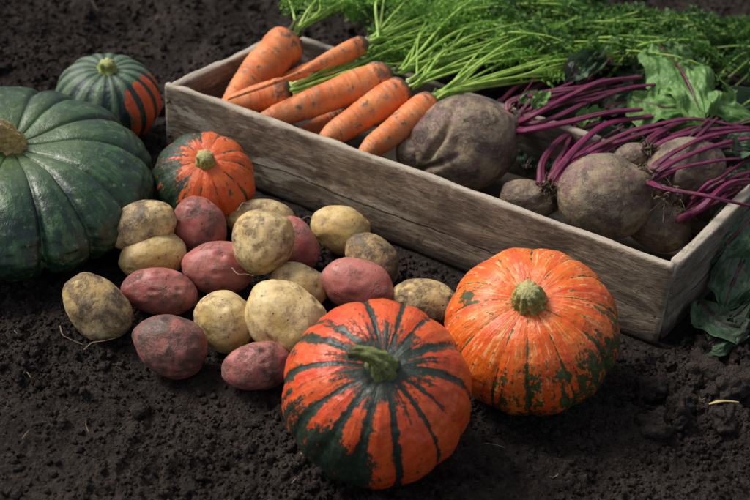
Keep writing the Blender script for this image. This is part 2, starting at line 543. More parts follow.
def pumpkin_mat(name, base, base2, yel, darkc, dark2, rough=.42, yfac=.5, namp=1.0, nsc=3.2, fine=1.0, gl=(.05, .07, .04)):
    m = M(name, rough, .5)
    sv = m.attr('sv', True); mask = m.attr('mask'); ex = m.attr('extra'); gr = m.attr('groove')
    s1 = m.noise(nsc, 5, .65, sv, .35); s2 = m.noise(nsc * 3.1, 5, .7, sv, .3); s3 = m.noise(1.5, 4, .6, sv)
    ob = m.noise(60, 5, .6); o2 = m.noise(220, 4, .65); o3 = m.noise(26, 3, .55)
    c = m.mix(m.mr(s3, .35, .65), base, base2)
    ys = m.mul(m.mr(m.add(m.mul(s2, .75), m.mul(ob, .3)), .53, .68), yfac)
    c = m.mix(ys, c, yel)
    mk = m.add(mask, m.mul(m.add(m.add(m.mul(m.add(s1, -.5), 1.3), m.mul(m.add(s2, -.5), 1.2 * fine)), m.add(m.mul(m.add(ob, -.5), 1.5), m.mul(m.add(o2, -.5), 1.3))), namp))
    dk = m.mr(mk, .40, .62)
    dc = m.mix(m.mr(m.add(m.mul(ob, .5), m.mul(s2, .5)), .42, .64), darkc, dark2)
    dc = m.mix(m.mul(m.mr(o2, .60, .74), m.mul(ex, .55)), dc, (.20, .18, .09))
    c = m.mix(dk, c, dc)
    c = m.mix(m.mul(m.mr(m.noise(34, 6, .7), .60, .72), .35), c, DIRT)
    c = m.mix(m.mul(m.mr(m.noise(480, 3, .6), .66, .74), .45), c, (.30, .24, .18))
    h = m.add(m.add(m.mul(o3, 1.2), m.mul(ob, .5)), m.add(m.mul(o2, .22), m.mul(dk, -.18)))
    h = m.add(h, m.mul(m.noise(9, 4, .6, sv), .25))
    return m.done(c, m.bump(h, .0030, .9), m.add(m.mr(o2, .3, .7, rough - .08, rough + .16, False), m.mul(dk, -.0)))


def stem_obj(root, pts, rad, mat, ridges=5, amp=.22, seed=1, nseg=40, n=36):
    C = spline(pts, n)
    rad = np.interp(np.linspace(0, 1, n), np.linspace(0, 1, len(rad)), rad)

    def sh(u, a):
        return 1 + amp * np.abs(np.cos(a * ridges / 2 + u * 1.2)) - amp * .5 + .05 * np.sin(a * 13 + u * 30 + seed) * 1.0
    V, fs, u = tube(C, rad, nseg, 1, sh)
    V = V + .0012 * np.stack([vnoise(V * 160, seed), vnoise(V * 160, seed + 1), vnoise(V * 160, seed + 2)], 1)
    return mesh_obj('stem', V, fs, mat, root, attrs={'uu': u})


def stem_mat(name, low, high, dark=(.05, .045, .02), tip=(.30, .25, .15), tipat=.8):
    m = M(name, .75, .3)
    uu = m.attr('uu'); n = m.noise(180, 5, .65); n2 = m.noise(500, 4, .7)
    c = m.mix(m.mr(n, .35, .65), low, high); c = m.mix(m.mr(uu, tipat - .15, tipat + .1), c, tip)
    c = m.mix(m.mr(n2, .52, .68), c, dark)
    return m.done(c, m.bump(m.add(n, m.mul(n2, .6)), .002))


GD, GD2 = (.012, .026, .018), (.030, .055, .034)


# foreground: red-orange with blackish-green stripes
def mask_fg(TH, t, near, G, d):
    mstr = (.66 + .10 * np.sin(TH * 5)) * np.exp(-(near / (.27 + .08 * np.sin(TH * 3 + 1))) ** 2)
    w = .72 * np.exp(-(t / .36) ** 2) + .07 * np.exp(-(t / .8) ** 2)
    # minor stripes between
    minor = .20 * np.exp(-((1 - near) / .22) ** 2) * (vnoise(np.stack([np.cos(TH) * 3, np.sin(TH) * 3, t * 0], 1), 5) > .0)
    low = .74 * np.exp(-(ang_d(TH, 238) / 56) ** 2) * sstep(t, .40, .80)
    low += .5 * sstep(t, 1.15, 1.5) + .16 * np.exp(-(ang_d(TH, 150) / 30) ** 2) * sstep(t, .5, .8)
    low -= .30 * np.exp(-(ang_d(TH, 320) / 40) ** 2) * sstep(t, .3, .8)
    mk = mstr + w + minor + low
    ex = np.exp(-(ang_d(TH, 250) / 50) ** 2) * sstep(t, .55, .85) + .3 * np.exp(-(ang_d(TH, 150) / 25) ** 2) * sstep(t, .5, .8)
    return mk, ex


pm = pumpkin_mat('red_orange_rind', (.64, .060, .014), (.70, .105, .018), (.74, .26, .04), GD, (.034, .048, .028), .30, .45, .68, 2.8, 1.1)
root, C, Rm, rot, pole, ax = pumpkin(377, 393, 96, .86, 70, 0, 14, 'striped_pumpkin',
    'red orange pumpkin with blackish green stripes and curved stem, nearest in front of the potatoes', pm, 14, .040, .12, .10, 11, mask_fg, .016, .22)
SG = stem_mat('green_stem', (.13, .17, .045), (.26, .27, .10), (.035, .035, .015), (.12, .10, .05), .9)
r, u, v = basis(377, 365)
s = Rm / 95
stem_obj(root, [pole - ax * 4 * s, pole + ax * 5 * s + (-r * 0 + u * 0) * s, pole + ax * 13 * s + (-r * 7 + u * 4) * s, pole + ax * 17 * s + (-r * 19 + u * 8) * s, pole + ax * 17 * s + (-r * 34 + u * 9) * s],
         np.array([17, 11.5, 8.2, 6.0, 5.6]) * s, SG, 5, .3, 1)


# right: orange with yellow flames and green mottling low on the right
def mask_r(TH, t, near, G, d):
    mstr = .42 * np.exp(-(near / .07) ** 2) * sstep(t, .02, .25) + .10
    low = .40 * np.exp(-(ang_d(TH, 290) / 75) ** 2) * sstep(t, .34, .70) + .28 * np.exp(-(ang_d(TH, 350) / 45) ** 2) * sstep(t, .50, .85)
    low += .22 * sstep(t, 1.05, 1.35)
    low += .20 * np.exp(-((near - .45) / .18) ** 2) * sstep(t, .45, .7) * np.exp(-(ang_d(TH, 280) / 80) ** 2)
    # one patch on the left shoulder, one at the top right
    p1 = .62 * np.exp(-((ang_d(TH, 171) / 9) ** 2 + ((t - .50) / .11) ** 2))
    p2 = .45 * np.exp(-((ang_d(TH, 38) / 9) ** 2 + ((t - .82) / .14) ** 2))
    ctr = .25 * np.exp(-(t / .14) ** 2)
    return mstr + low + p1 + p2 + ctr, np.clip(p1 * 1.5 + .15, 0, 1)


pm = pumpkin_mat('orange_rind', (.70, .080, .010), (.76, .17, .018), (.86, .50, .20), (.020, .034, .014), (.075, .10, .025), .30, 1.0, .95, 2.2, 1.0)
root, C, Rm, rot, pole, ax = pumpkin(531, 331, 89, .80, 62, 0, -4, 'orange_pumpkin',
    'bright orange pumpkin with yellow flames and green mottled base, leaning by the crate front', pm, 12, .042, .10, .10, 23, mask_r, .014, .15)
ST = stem_mat('stub_stem', (.26, .27, .06), (.50, .46, .15), (.06, .06, .02), (.46, .42, .18), .93)
s = Rm / 88
stem_obj(root, [pole - ax * 3 * s, pole + ax * 6 * s, pole + ax * 14 * s, pole + ax * 20 * s], np.array([17, 14, 12.5, 10]) * s, ST, 10, .26, 4)


# small: half green, half orange
def mask_s(TH, t, near, G, d):
    mstr = .50 * np.exp(-(near / .13) ** 2) * sstep(t, .1, .4) + .14 + .10 * np.exp(-((1 - near) / .2) ** 2) * sstep(t, .3, .6)
    left = .64 * sstep(-np.cos(TH - math.radians(-12)), -.02, .6) * sstep(t, .16, .50)
    left += .30 * np.exp(-(ang_d(TH, 120) / 30) ** 2) * sstep(t, .45, .85)
    low = .5 * sstep(t, 1.15, 1.5) + .25 * np.exp(-(ang_d(TH, 60) / 30) ** 2) * sstep(t, .6, .9)
    return mstr + left + low, np.full_like(t, .1)


pm = pumpkin_mat('green_orange_rind', (.68, .085, .014), (.70, .13, .018), (.82, .34, .10), (.012, .030, .018), (.040, .075, .032), .34, .7, 1.0, 3.0, 1.0)
root, C, Rm, rot, pole, ax = pumpkin(204, 181, 52, .85, 60, 0, 2, 'small_pumpkin',
    'small pumpkin with orange top and dark green left side, between crate corner and potatoes', pm, 11, .05, .13, .10, 31, mask_s, .01, .1)
s = Rm / 51.5
stem_obj(root, [pole - ax * 2 * s, pole + ax * 4 * s, pole + ax * 9 * s + u * 1 * s], np.array([10, 8, 7]) * s, ST, 6, .2, 6)


# back: grey-green striped with orange flank
def mask_b(TH, t, near, G, d):
    mk = np.full_like(t, .95)
    mk -= .85 * np.exp(-(ang_d(TH, -28) / 44) ** 2) * sstep(t, .30, .5) * sstep(near, .2, .5)
    mk -= .60 * np.exp(-(ang_d(TH, 188) / 16) ** 2) * sstep(t, .75, 1.0)
    mk += .3 * np.exp(-(near / .25) ** 2)
    return mk, np.full_like(t, 0.0)


m = M('grey_green_rind', .4, .5)
sv = m.attr('sv', True); nr = m.attr('groove'); mk = m.attr('mask')
s1 = m.noise(4, 5, .65, sv, .3); s2 = m.noise(11, 4, .7, sv); ob = m.noise(70, 5, .6)
c = m.mix(m.mr(m.add(m.mul(nr, 1.0), m.mul(m.add(s2, -.5), 1.2)), .02, .42), (.10, .165, .085), (.010, .032, .024))
c = m.mix(m.mul(m.mr(s2, .56, .7), .45), c, (.20, .27, .13))
c = m.mix(m.mr(m.add(mk, m.add(m.mul(m.add(s1, -.5), .9), m.mul(m.add(ob, -.5), .8))), .58, .46), c, (.62, .085, .015))
pm = m.done(c, m.bump(m.add(ob, m.mul(s2, .3)), .003, .8))
root, C, Rm, rot, pole, ax = pumpkin(108, 99, 53, .80, 37, 0, 0, 'striped_pumpkin',
    'grey green striped pumpkin with orange flank, behind the big dark green one', pm, 15, .05, .20, .12, 41, mask_b, .01, .1)
s = Rm / 53
SG2 = stem_mat('fresh_stem', (.22, .30, .06), (.36, .42, .12), (.12, .16, .04), (.40, .42, .16), .8)
stem_obj(root, [pole - ax * 2 * s, pole + ax * 4 * s, pole + ax * 9 * s], np.array([11, 7, 6.5]) * s, SG2, 6, .35, 8)


# big dark green ribbed
def mask_g(TH, t, near, G, d):
    return near * 0 + 0, near


m = M('dark_green_rind', .30, .6)
sv = m.attr('sv', True); gr = m.attr('groove'); tt = m.attr('tt')
s1 = m.noise(3, 6, .65, sv, .6); s2 = m.noise(8, 5, .7, sv, .4); ob = m.noise(28, 5, .6, None, .6); o2 = m.noise(120, 5, .65); o3 = m.noise(420, 3, .6)
c = m.mix(m.mr(s1, .35, .65), (.006, .022, .015), (.020, .060, .024))
c = m.mix(m.mul(m.mr(m.add(m.mul(s2, .5), m.mul(ob, .5)), .50, .62), .7), c, (.060, .14, .045))
c = m.mix(m.mul(m.mr(o2, .58, .68), .6), c, (.17, .25, .10))
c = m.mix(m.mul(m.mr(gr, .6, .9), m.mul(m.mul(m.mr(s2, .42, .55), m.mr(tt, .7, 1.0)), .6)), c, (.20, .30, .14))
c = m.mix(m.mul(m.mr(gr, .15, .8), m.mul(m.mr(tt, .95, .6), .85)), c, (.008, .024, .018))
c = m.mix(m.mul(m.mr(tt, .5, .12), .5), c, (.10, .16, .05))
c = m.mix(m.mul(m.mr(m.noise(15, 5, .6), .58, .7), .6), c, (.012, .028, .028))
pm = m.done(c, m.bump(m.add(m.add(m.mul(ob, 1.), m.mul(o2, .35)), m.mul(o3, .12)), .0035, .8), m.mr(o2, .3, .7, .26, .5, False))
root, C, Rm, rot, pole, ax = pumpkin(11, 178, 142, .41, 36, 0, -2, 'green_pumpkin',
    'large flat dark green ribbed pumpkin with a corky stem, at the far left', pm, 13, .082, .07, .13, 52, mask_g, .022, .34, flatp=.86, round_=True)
CORK = stem_mat('corky_stem', (.40, .28, .09), (.62, .46, .19), (.12, .08, .035), (.56, .44, .25), .85)
s = Rm / 139; r, u, v = basis(14, 150)
stem_obj(root, [pole - ax * 8 * s, pole + ax * 4 * s, pole + ax * 12 * s - r * 7 * s, pole + ax * 17 * s - r * 16 * s + u * 0 * s], np.array([20, 13, 12.5, 14.5]) * s, CORK, 9, .26, 9)


# ------------------------------------------------------------------ potatoes
def potato_mat(i, kind, dirt):
    red = kind == 'red'
    m = M('potato_skin', .5 if not red else .42, .4)
    off = m.scalev(m.obj, (1, 1, 1))
    a = m.noise(22, 5, .6, off); b = m.noise(75, 6, .68, off, .1); cc = m.noise(260, 4, .7, off); d = m.noise(34, 8, .74, off, .15)
    if red:
        c = m.mix(m.mr(a, .35, .65), (.34, .080, .072), (.52, .18, .145))
        c = m.mix(m.mul(m.mr(b, .50, .66), .45), c, (.48, .27, .20))
    else:
        c = m.mix(m.mr(a, .35, .65), (.55, .37, .115), (.70, .54, .27))
        c = m.mix(m.mul(m.mr(b, .50, .66), .55), c, (.42, .29, .15))
    lo = (.585 if red else .605) - .15 * dirt
    dd = m.add(m.mul(d, .72), m.mul(b, .28))
    c = m.mix(m.mul(m.mr(dd, lo - .09, lo + .10), .60 + .3 * dirt), c, (.22, .15, .085) if not red else (.20, .10, .08))
    c = m.mix(m.mul(m.mr(dd, lo + .045, lo + .13), .85), c, (.065, .047, .036))
    pk = m.voro(120, vec=off); pm_ = m.noise(40, 2, .5, off)
    spots = m.mul(m.mr(pk, .16, .10), m.mr(pm_, .50, .60))
    c = m.mix(m.mul(spots, .8), c, (.055, .038, .026))
    c = m.mix(m.mul(m.mr(cc, .52, .68), .45), c, (.15, .10, .065))
    h = m.add(m.add(m.mul(b, .8), m.mul(cc, .35)), m.add(m.mul(spots, -.5), m.mul(m.mr(dd, lo, lo + .1), .5)))
    return m.done(c, m.bump(h, .0014, .9))


ICO5 = icosphere(5)
POT = []


def potato(i, px, py, a, b, ang, kind, dirt, base, name_label, egg=.08, cdep=.92):
    r, u, v = basis(px, py); t = math.radians(ang)
    A = r * math.cos(t) + u * math.sin(t); B = -r * math.sin(t) + u * math.cos(t)
    zc = .03
    for _ in range(4):
        C = W(px, py, zc); dep = (C - CAM) @ F; s = dep / FPX
        am, bm, cm = a * s, b * s, b * s * cdep
        zc = math.sqrt((am * A[2]) ** 2 + (bm * B[2]) ** 2 + (cm * v[2]) ** 2) + base - .003
    C = W(px, py, zc)
    D, Fc = ICO5
    rs = np.random.default_rng(100 + i)
    rad = 1 + .070 * vnoise(D * 1.1 + i * 7.7, 1) + .045 * vnoise(D * 2.1 + i * 3.3, 2) + .014 * vnoise(D * 5 + i, 3)
    for k in range(7):                          # eyes
        e = rs.normal(size=3); e /= np.linalg.norm(e); q = np.arccos(np.clip(D @ e, -1, 1))
        rad -= .045 * np.exp(-(q / .09) ** 2) - .016 * np.exp(-((q - .20) / .08) ** 2)
    L = D * rad[:, None]
    w = 1 + egg * L[:, 0]
    pw = .93
    V = (np.sign(L[:, :1]) * np.abs(L[:, :1]) ** pw * am) * A + (L[:, 1:2] * w[:, None] * bm) * B + (L[:, 2:3] * w[:, None] * cm) * v + C
    o = mesh_obj('potato', V, Fc, potato_mat(i, kind, dirt), origin=C)
    o.data.materials[0].name = 'potato_skin'
    tag(o, name_label, 'potato', 'potatoes heaped beside the crate')
    POT.append((i, C, np.array([A, B, v]), np.array([am, bm, cm])))
    return C


pl = [
    (1, 142, 227, 34, 25, 14, 'y', .85, .030, 'brownish yellow potato touching the big green pumpkin, farthest left of the top row'),
    (2, 153, 257, 34, 24, 12, 'y', .25, .004, 'clean light yellow potato lying above the pink potato on the left'),
    (3, 200, 227, 30, 26, 112, 'red', .60, .012, 'upright red potato with a dark scab, below the small half green pumpkin'),
    (4, 160, 292, 37.5, 23, -6, 'red', .50, .002, 'smooth oval pink potato between the light yellow and the dirty red ones'),
    (5, 219, 268, 36, 26, -6, 'red', .45, .002, 'pink potato partly behind the tall round yellow potato'),
    (6, 96, 308, 39, 29, -48, 'y', .95, 0, 'soil smeared yellow potato lying alone at the left edge of the heap'),
    (7, 171, 345, 39, 30, -20, 'red', 1.0, 0, 'dirty mauve potato lowest on the left, soil crusted on top'),
    (8, 225, 321, 33, 30, -25, 'y', .40, 0, 'yellow potato tucked behind the largest pale potato'),
    (9, 285, 318, 44, 36, -42, 'y', .35, .010, 'largest pale yellow potato, lying on others beside the striped pumpkin'),
    (10, 257, 366, 34, 25, 6, 'red', .75, 0, 'dull pink potato lying lowest in the middle, under the largest potato'),
    (11, 262, 242, 34, 31, 75, 'y', .60, .036, 'tall round yellow potato perched on top of the heap'),
    (12, 262, 219, 35, 20, -3, 'y', .70, .008, 'brown potato with a root hair, behind the perched round one'),
    (13, 296, 243, 28, 20, -62, 'red', .65, .004, 'dark purple red potato half hidden right of the perched round one'),
    (14, 340, 229, 31, 24, -28, 'y', .22, 0, 'golden clean potato nearest to the crate board'),
    (15, 372, 260, 31, 24, -48, 'y', 1.1, 0, 'grey brown soil covered potato right of the golden one'),
    (16, 298, 286, 31, 23, -30, 'y', .55, 0, 'dull yellow potato sunk between the pink potato and the largest one'),
    (17, 357, 286, 38, 27, -18, 'red', .25, .002, 'clean rose red potato just behind the striped pumpkin'),
    (18, 425, 301, 33, 22, -10, 'y', .80, 0, 'brown blotched potato wedged between the two large pumpkins'),
]
PC = {}
for p in pl: PC[p[0]] = potato(*p)

# interpenetration report
D3 = icosphere(3)[0]
for i, C, B, s in POT:
    for j, C2, B2, s2 in POT:
        if i < j and np.linalg.norm(C - C2) < .11:
            P = (D3 * s) @ B + C
            q = ((P - C2) @ B2.T) / s2; rr_ = np.linalg.norm(q, axis=1).min()
            if rr_ < .85: print('overlap', i, j, round(float(rr_), 2))

# root hairs
m = M('dry_root', .8, .2); HAIR = m.done(m.mix(m.noise(200, 3), (.30, .22, .14), (.16, .11, .07)))


def hair(px_pts, z, rad, label, cat, name):
    P = [W(x, y, z + dz) for x, y, dz in px_pts]
    C = spline(P, 24); n = len(C)
    V, fs, u = tube(C, np.linspace(rad, rad * .35, n), 6)
    o = mesh_obj(name, V, fs, HAIR, origin=C[0]); tag(o, label, cat); return o


hair([(60, 326, .012), (63, 335, .010), (72, 340, .006), (84, 345, .004)], 0.004, .0008, 'thin dry root fibre left of the lone soil smeared potato', 'root fibre', 'root_fibre')
hair([(84, 350, .005), (92, 343, .012), (104, 341, .015), (116, 338, .016)], 0.004, .0008, 'thin pale root fibre in front of the lone soil smeared potato', 'root fibre', 'root_fibre')
hair([(238, 211, .0), (243, 203, .004), (250, 204, .003), (253, 199, .005)], .068, .0009, 'short pale root curl on the brown potato below the small pumpkin', 'root fibre', 'root_fibre')
hair([(232, 268, .0), (238, 274, .001), (246, 274, 0), (254, 276, .0)], .060, .0009, 'short pale root under the perched round potato', 'root fibre', 'root_fibre')
hair([(298, 218, .004), (302, 219, .006), (308, 216, .006), (313, 219, .004)], .052, .0008, 'tiny pale root between dark purple red and golden potatoes', 'root fibre', 'root_fibre')
parts = []; rs = np.random.default_rng(5)
while len(parts) < 70:
    x, y = rs.uniform(-.6, .6), rs.uniform(.97, 2.3)
    if abs(x) > .3 * y + .06: continue
    uu_, vv_ = crate_uv(np.array([x, y]))
    if -.02 < uu_ < CL + .02 and -.02 < vv_ < CD + .02: continue
    a_, L = rs.uniform(0, 6.3), rs.uniform(.006, .022)
    q = np.array([[x, y], [x + math.cos(a_) * L * .5 + rs.normal() * .002, y + math.sin(a_) * L * .5 + rs.normal() * .002], [x + math.cos(a_) * L, y + math.sin(a_) * L]])
    zz = ground_h(q[:, 0], q[:, 1]) + .004
    parts.append(tube(spline(np.column_stack([q, zz]), 8), np.linspace(rs.uniform(.0004, .0010), .0003, 8), 5))
V, fs, u = merge(parts)
tag(mesh_obj('plant_debris', V, fs, HAIR), 'tiny dry plant fibres strewn over the soil', 'plant debris', kind='stuff')
# straw by the clods
m = M('straw', .7, .3); STRAW = m.done((.42, .33, .15))
C = spline([W(709, 404, .016), W(722, 401, .022), W(739, 402, .020)], 16)
V, fs, u = tube(C, np.interp(np.linspace(0, 1, 16), [0, .35, 1], [.0012, .0024, .0007]), 8, .4)
tag(mesh_obj('straw', V, fs, STRAW, origin=C[0]), 'short yellow dry straw on the clods at lower right', 'straw')

# ------------------------------------------------------------------ carrots
def carrot_mat():
    m = M('carrot_skin', .55, .4)
    uu = m.attr('uu')
    a = m.noise(30, 4, .6); b = m.noise(85, 6, .7, None, .5); cc = m.noise(300, 4, .7)
    c = m.mix(m.mr(a, .35, .65), (.64, .150, .030), (.76, .25, .070))
    c = m.mix(m.mul(m.mr(b, .46, .62), .55), c, (.52, .29, .17))
    dd = m.add(b, m.add(m.mul(m.mr(uu, .20, .0), .24), m.mul(m.attr('ring'), .16)))
    c = m.mix(m.mul(m.mr(dd, .50, .68), .45), c, (.22, .11, .06))
    c = m.mix(m.mul(m.mr(dd, .60, .70), .80), c, (.085, .052, .034))
    c = m.mix(m.mul(m.mr(uu, .09, .01), .9), c, (.07, .065, .03))
    c = m.mix(m.mul(m.mr(m.noise(140, 4, .6), .62, .70), .45), c, (.08, .05, .033))
    c = m.mix(m.mul(m.mr(cc, .58, .72), .35), c, (.20, .10, .06))
    h = m.add(m.attr('ring'), m.add(m.mul(b, .8), m.mul(cc, .3)))
    return m.done(c, m.bump(h, .0016, .8))


CARM = carrot_mat()
m = M('carrot_stalk', .45, .4)
a = m.noise(80, 4, .6); uu = m.attr('uu')
c = m.mix(m.mr(a, .35, .65), (.20, .38, .045), (.42, .58, .12)); c = m.mix(m.mr(uu, .15, .0), c, (.50, .60, .22))
STK = m.done(c, m.bump(m.noise(200, 3), .0006), translucent=.12)


def leaf_mat(name, c1, c2, c3, tr=.35):
    m = M(name, .55, .3)
    a = m.noise(14, 3, .6); b = m.noise(120, 3, .6)
    c = m.mix(m.mr(a, .35, .65), c1, c2); c = m.mix(m.mr(b, .4, .7), c, c3)
    return m.done(c, translucent=tr)


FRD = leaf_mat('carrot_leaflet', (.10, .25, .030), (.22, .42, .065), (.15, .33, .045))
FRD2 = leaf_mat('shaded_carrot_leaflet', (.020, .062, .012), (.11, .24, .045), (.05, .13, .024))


def blades(C, t0, size, rs, dens=1.0, bs=1.0):
    """feathery pinnae along the curve C from fraction t0: diamonds, as arrays"""
    n = len(C); T, N, B = frames(C)
    V = []; Fq = []
    ts = np.arange(t0, 1.0, .055 / dens)
    for t in ts:
        i = min(n - 1, int(t * (n - 1))); p = C[i]; T0 = T[i]
        f = (t - t0) / (1 - t0)
        L1 = size * (.55 + .75 * math.sin(math.pi * min(1, f * .9 + .15))) * (1 - .55 * f)
        side_up = N[i]; sd = B[i]
        for sgn in (-1, 1):
            d = T0 * rs.uniform(.5, .9) + sgn * sd * rs.uniform(.7, 1.1) + side_up * rs.uniform(-.5, .45); d /= np.linalg.norm(d)
            nx = np.cross(d, side_up + rs.normal(size=3) * .3); nx /= np.linalg.norm(nx) + 1e-9
            # fine rib
            w = .00035
            b = len(V); V += [p - nx * w, p + nx * w, p + d * L1 + nx * w * .5, p + d * L1 - nx * w * .5]; Fq.append((b, b + 1, b + 2, b + 3))
            m_ = max(3, int(L1 / .0055))
            for k in range(m_):
                g = (k + .6) / m_; q = p + d * L1 * g + np.array([0, 0, -1]) * L1 * .12 * g * g
                L2 = L1 * .36 * (1.1 - .75 * g)
                for s2 in (-1, 1):
                    d2 = d * .75 + nx * s2 * rs.uniform(.6, 1.1) + rs.normal(size=3) * .22; d2 /= np.linalg.norm(d2)
                    for z in range(3 if L2 > .005 else 2):
                        q2 = q + d2 * L2 * (.25 + .38 * z)
                        d3 = d2 + rs.normal(size=3) * .55; d3 /= np.linalg.norm(d3)
                        bl = rs.uniform(.0038, .0078) * bs; bw = bl * rs.uniform(.20, .33)
                        m3 = np.cross(d3, rs.normal(size=3)); m3 /= np.linalg.norm(m3) + 1e-9
                        b = len(V); V += [q2, q2 + d3 * bl * .5 + m3 * bw, q2 + d3 * bl, q2 + d3 * bl * .5 - m3 * bw]; Fq.append((b, b + 1, b + 2, b + 3))
    return np.array(V), np.array(Fq)


def inside_lift(P):
    return P


def carrot_leaf(root, P0, dirn, end, zend, rs, rad=.0022, t0=.42, size=.026, dens=1.0, arch=.02, mid=None):
    Pe = W(end[0], end[1], zend)
    L = np.linalg.norm(Pe - P0)
    P1 = P0 + dirn * min(.02, L * .15)
    P2 = (P0 * .55 + Pe * .45) + np.array([0, 0, arch]) + rs.normal(size=3) * .006
    P3 = Pe + rs.normal(size=3) * .004
    C = spline([P0, P1, P2, (P2 + P3) / 2 + np.array([0, 0, arch * .4]) + rs.normal(size=3) * .005, P3], 40)
    V, fs, u = tube(C, np.interp(np.linspace(0, 1, 40), [0, .08, .5, 1], [rad * 1.7, rad, rad * .65, rad * .25]), 8, .75)
    st = mesh_obj('leaf_stalk', V, fs, STK, root, attrs={'uu': u})
    V, fq = blades(C, t0, size, rs, dens * .75)
    mesh_obj('leaflets', V, fq, FRD, st, smooth=False)
    # side stalks: parallel thinner ones give the bundle look
    return st


def carrot(crown, tip, wid, label, leaves, seed, bend=(0, 0), taper=.55, root_ext=None, tipw=.18, lt0=.42, lsz=.026):
    rs = np.random.default_rng(seed)
    P0 = W(*crown); P1 = W(*tip)
    dep = (P0 - CAM) @ F; R = wid * dep / FPX
    ax = P1 - P0; L = np.linalg.norm(ax); ax /= L
    side = np.cross(ax, [0, 0, 1]); side /= np.linalg.norm(side)
    upv = np.cross(side, ax)
    C = spline([P0, P0 + ax * L * .33 + side * bend[0] + upv * bend[1], P0 + ax * L * .67 + side * bend[0] + upv * bend[1] * 1.1, P1], 90)
    t = np.linspace(0, 1, 90)
    prof = np.interp(t, [0, .012, .035, .07, .12, .3, .55, .8, .93, 1], [.30, .52, .80, .95, 1.0, .98, .86, .86 * (1 - taper) + .14, .55 * (1 - taper) + .08, .05])
    prof = prof * (1 + .03 * vnoise(np.stack([t * 7 + seed, t * 0, t * 0], 1), 2))
    if root_ext:
        prof = np.interp(t, [0, .02, .05, .12, .25, .36, .44, .50, 1], [.3, .7, .95, 1, .88, .66, .40, .20, .13])
    ringn = vnoise(np.stack([t * 60 + seed, t * 0, t * 0], 1), 8)

    def sh(u, a):
        P = np.stack([np.broadcast_to(u * 38 + seed, (90, 36)).ravel(), np.broadcast_to(np.cos(a) * .9, (90, 36)).ravel(), np.broadcast_to(np.sin(a) * .9, (90, 36)).ravel()], 1)
        return (1 + .030 * vnoise(P, 3) + .035 * vnoise(P * [.12, 1, 1], 5)).reshape(90, 36)
    V, fs, u = tube(C, prof * R, 36, 1, sh)
    ring = np.concatenate([np.repeat(ringn, 36), [0, 0]])
    base = P0.copy(); base[2] = max(0, P0[2] - R)
    root = empty('carrot', base); tag(root, label, 'carrot', 'carrots lying in the crate')
    mesh_obj('root', V, fs, CARM, root, attrs={'uu': u, 'ring': ring * .5})
    # crown stubs
    sb = []
    for k in range(9):
        q = rs.normal(size=3) * .35; d = -ax + q; d /= np.linalg.norm(d)
        b = P0 + rs.normal(size=3) * R * .10 + ax * R * .15
        sb.append(tube(np.array([b, b + d * R * .35, b + d * R * rs.uniform(.5, .85)]), [R * .20, R * .14, R * .08], 7))
    V, fs, u = merge(sb); mesh_obj('crown', V, fs, CROWN, root)
    leaves = [l for l in leaves] + [(l[0] + rs.normal() * 24, l[1] + rs.normal() * 9, l[2] - .006, *l[3:]) for l in leaves]
    for (ex, ey, z, *o_) in leaves:
        d = -ax + rs.normal(size=3) * .12; d /= np.linalg.norm(d)
        carrot_leaf(root, P0 + rs.normal(size=3) * R * .16, d, (ex + rs.normal() * 3, ey + rs.normal() * 2), z, rs, rad=rs.uniform(.0020, .0036), t0=min(.8, (o_[0] if o_ else lt0) + .12), size=lsz * rs.uniform(.8, 1.2), arch=rs.uniform(.0, .022))
    return root


m = M('crown_scar', .85, .2); CROWN = m.done(m.mix(m.noise(200, 4), (.04, .045, .02), (.13, .15, .05)))

carrot((292, 37, .130), (222, 112, .075), 20, 'thick carrot lying against the far left corner of the crate', [(318, 0, .16, .6), (345, -8, .15, .5), (352, 8, .13, .5), (375, -5, .13, .45), (330, -12, .18, .6)], 1, taper=.45)
carrot((367, 42, .150), (228, 99, .140), 10, 'slim short carrot trailing a long thin root over its neighbours', [(430, -4, .15), (470, 12, .13), (500, 0, .13), (405, -12, .16), (450, 26, .12)], 2, bend=(.0, -.004), root_ext=True)
carrot((292, 88, .118), (196, 117, .070), 14, 'blunt carrot peeping over the front board under the trailing root', [(430, 42, .125), (470, 30, .13), (510, 15, .13), (400, 52, .12), (480, 48, .12), (540, 20, .13)], 3, taper=.4, lt0=.55)
carrot((392, 73, .135), (246, 128, .085), 16.5, 'longest carrot stretching from the greens to the front board', [(520, 24, .14), (560, 8, .14), (600, 22, .13), (490, 2, .14), (640, 26, .12), (450, -8, .15), (580, 40, .13)], 4, taper=.35, lt0=.5)
carrot((352, 76, .100), (268, 112, .070), 12, 'carrot buried beneath the longest carrot, dull orange', [(440, 50, .11), (480, 60, .10)], 5, taper=.4)
carrot((407, 87, .128), (318, 144, .080), 17, 'middle carrot with grey crown between two other long carrots', [(440, 10, .15), (470, 32, .14), (540, 50, .13), (580, 55, .12), (520, 10, .14)], 6, taper=.3, lt0=.45)
carrot((436, 100, .128), (358, 158, .078), 16, 'carrot lying right beside the largest round beetroot', [(560, 55, .135), (620, 44, .13), (680, 40, .12), (600, 62, .125), (660, 55, .12), (705, 50, .10), (535, 30, .14), (580, 30, .13)], 7, taper=.3, lt0=.55)
carrot((350, 118, .070), (292, 136, .055), 12, 'brown carrot tip deep in the crate below the longest carrot', [], 8, taper=.5)
carrot((330, 66, .105), (262, 90, .080), 11, 'short carrot showing only a sliver beneath the slim carrot', [(420, 30, .115), (460, 12, .12)], 9, taper=.4)

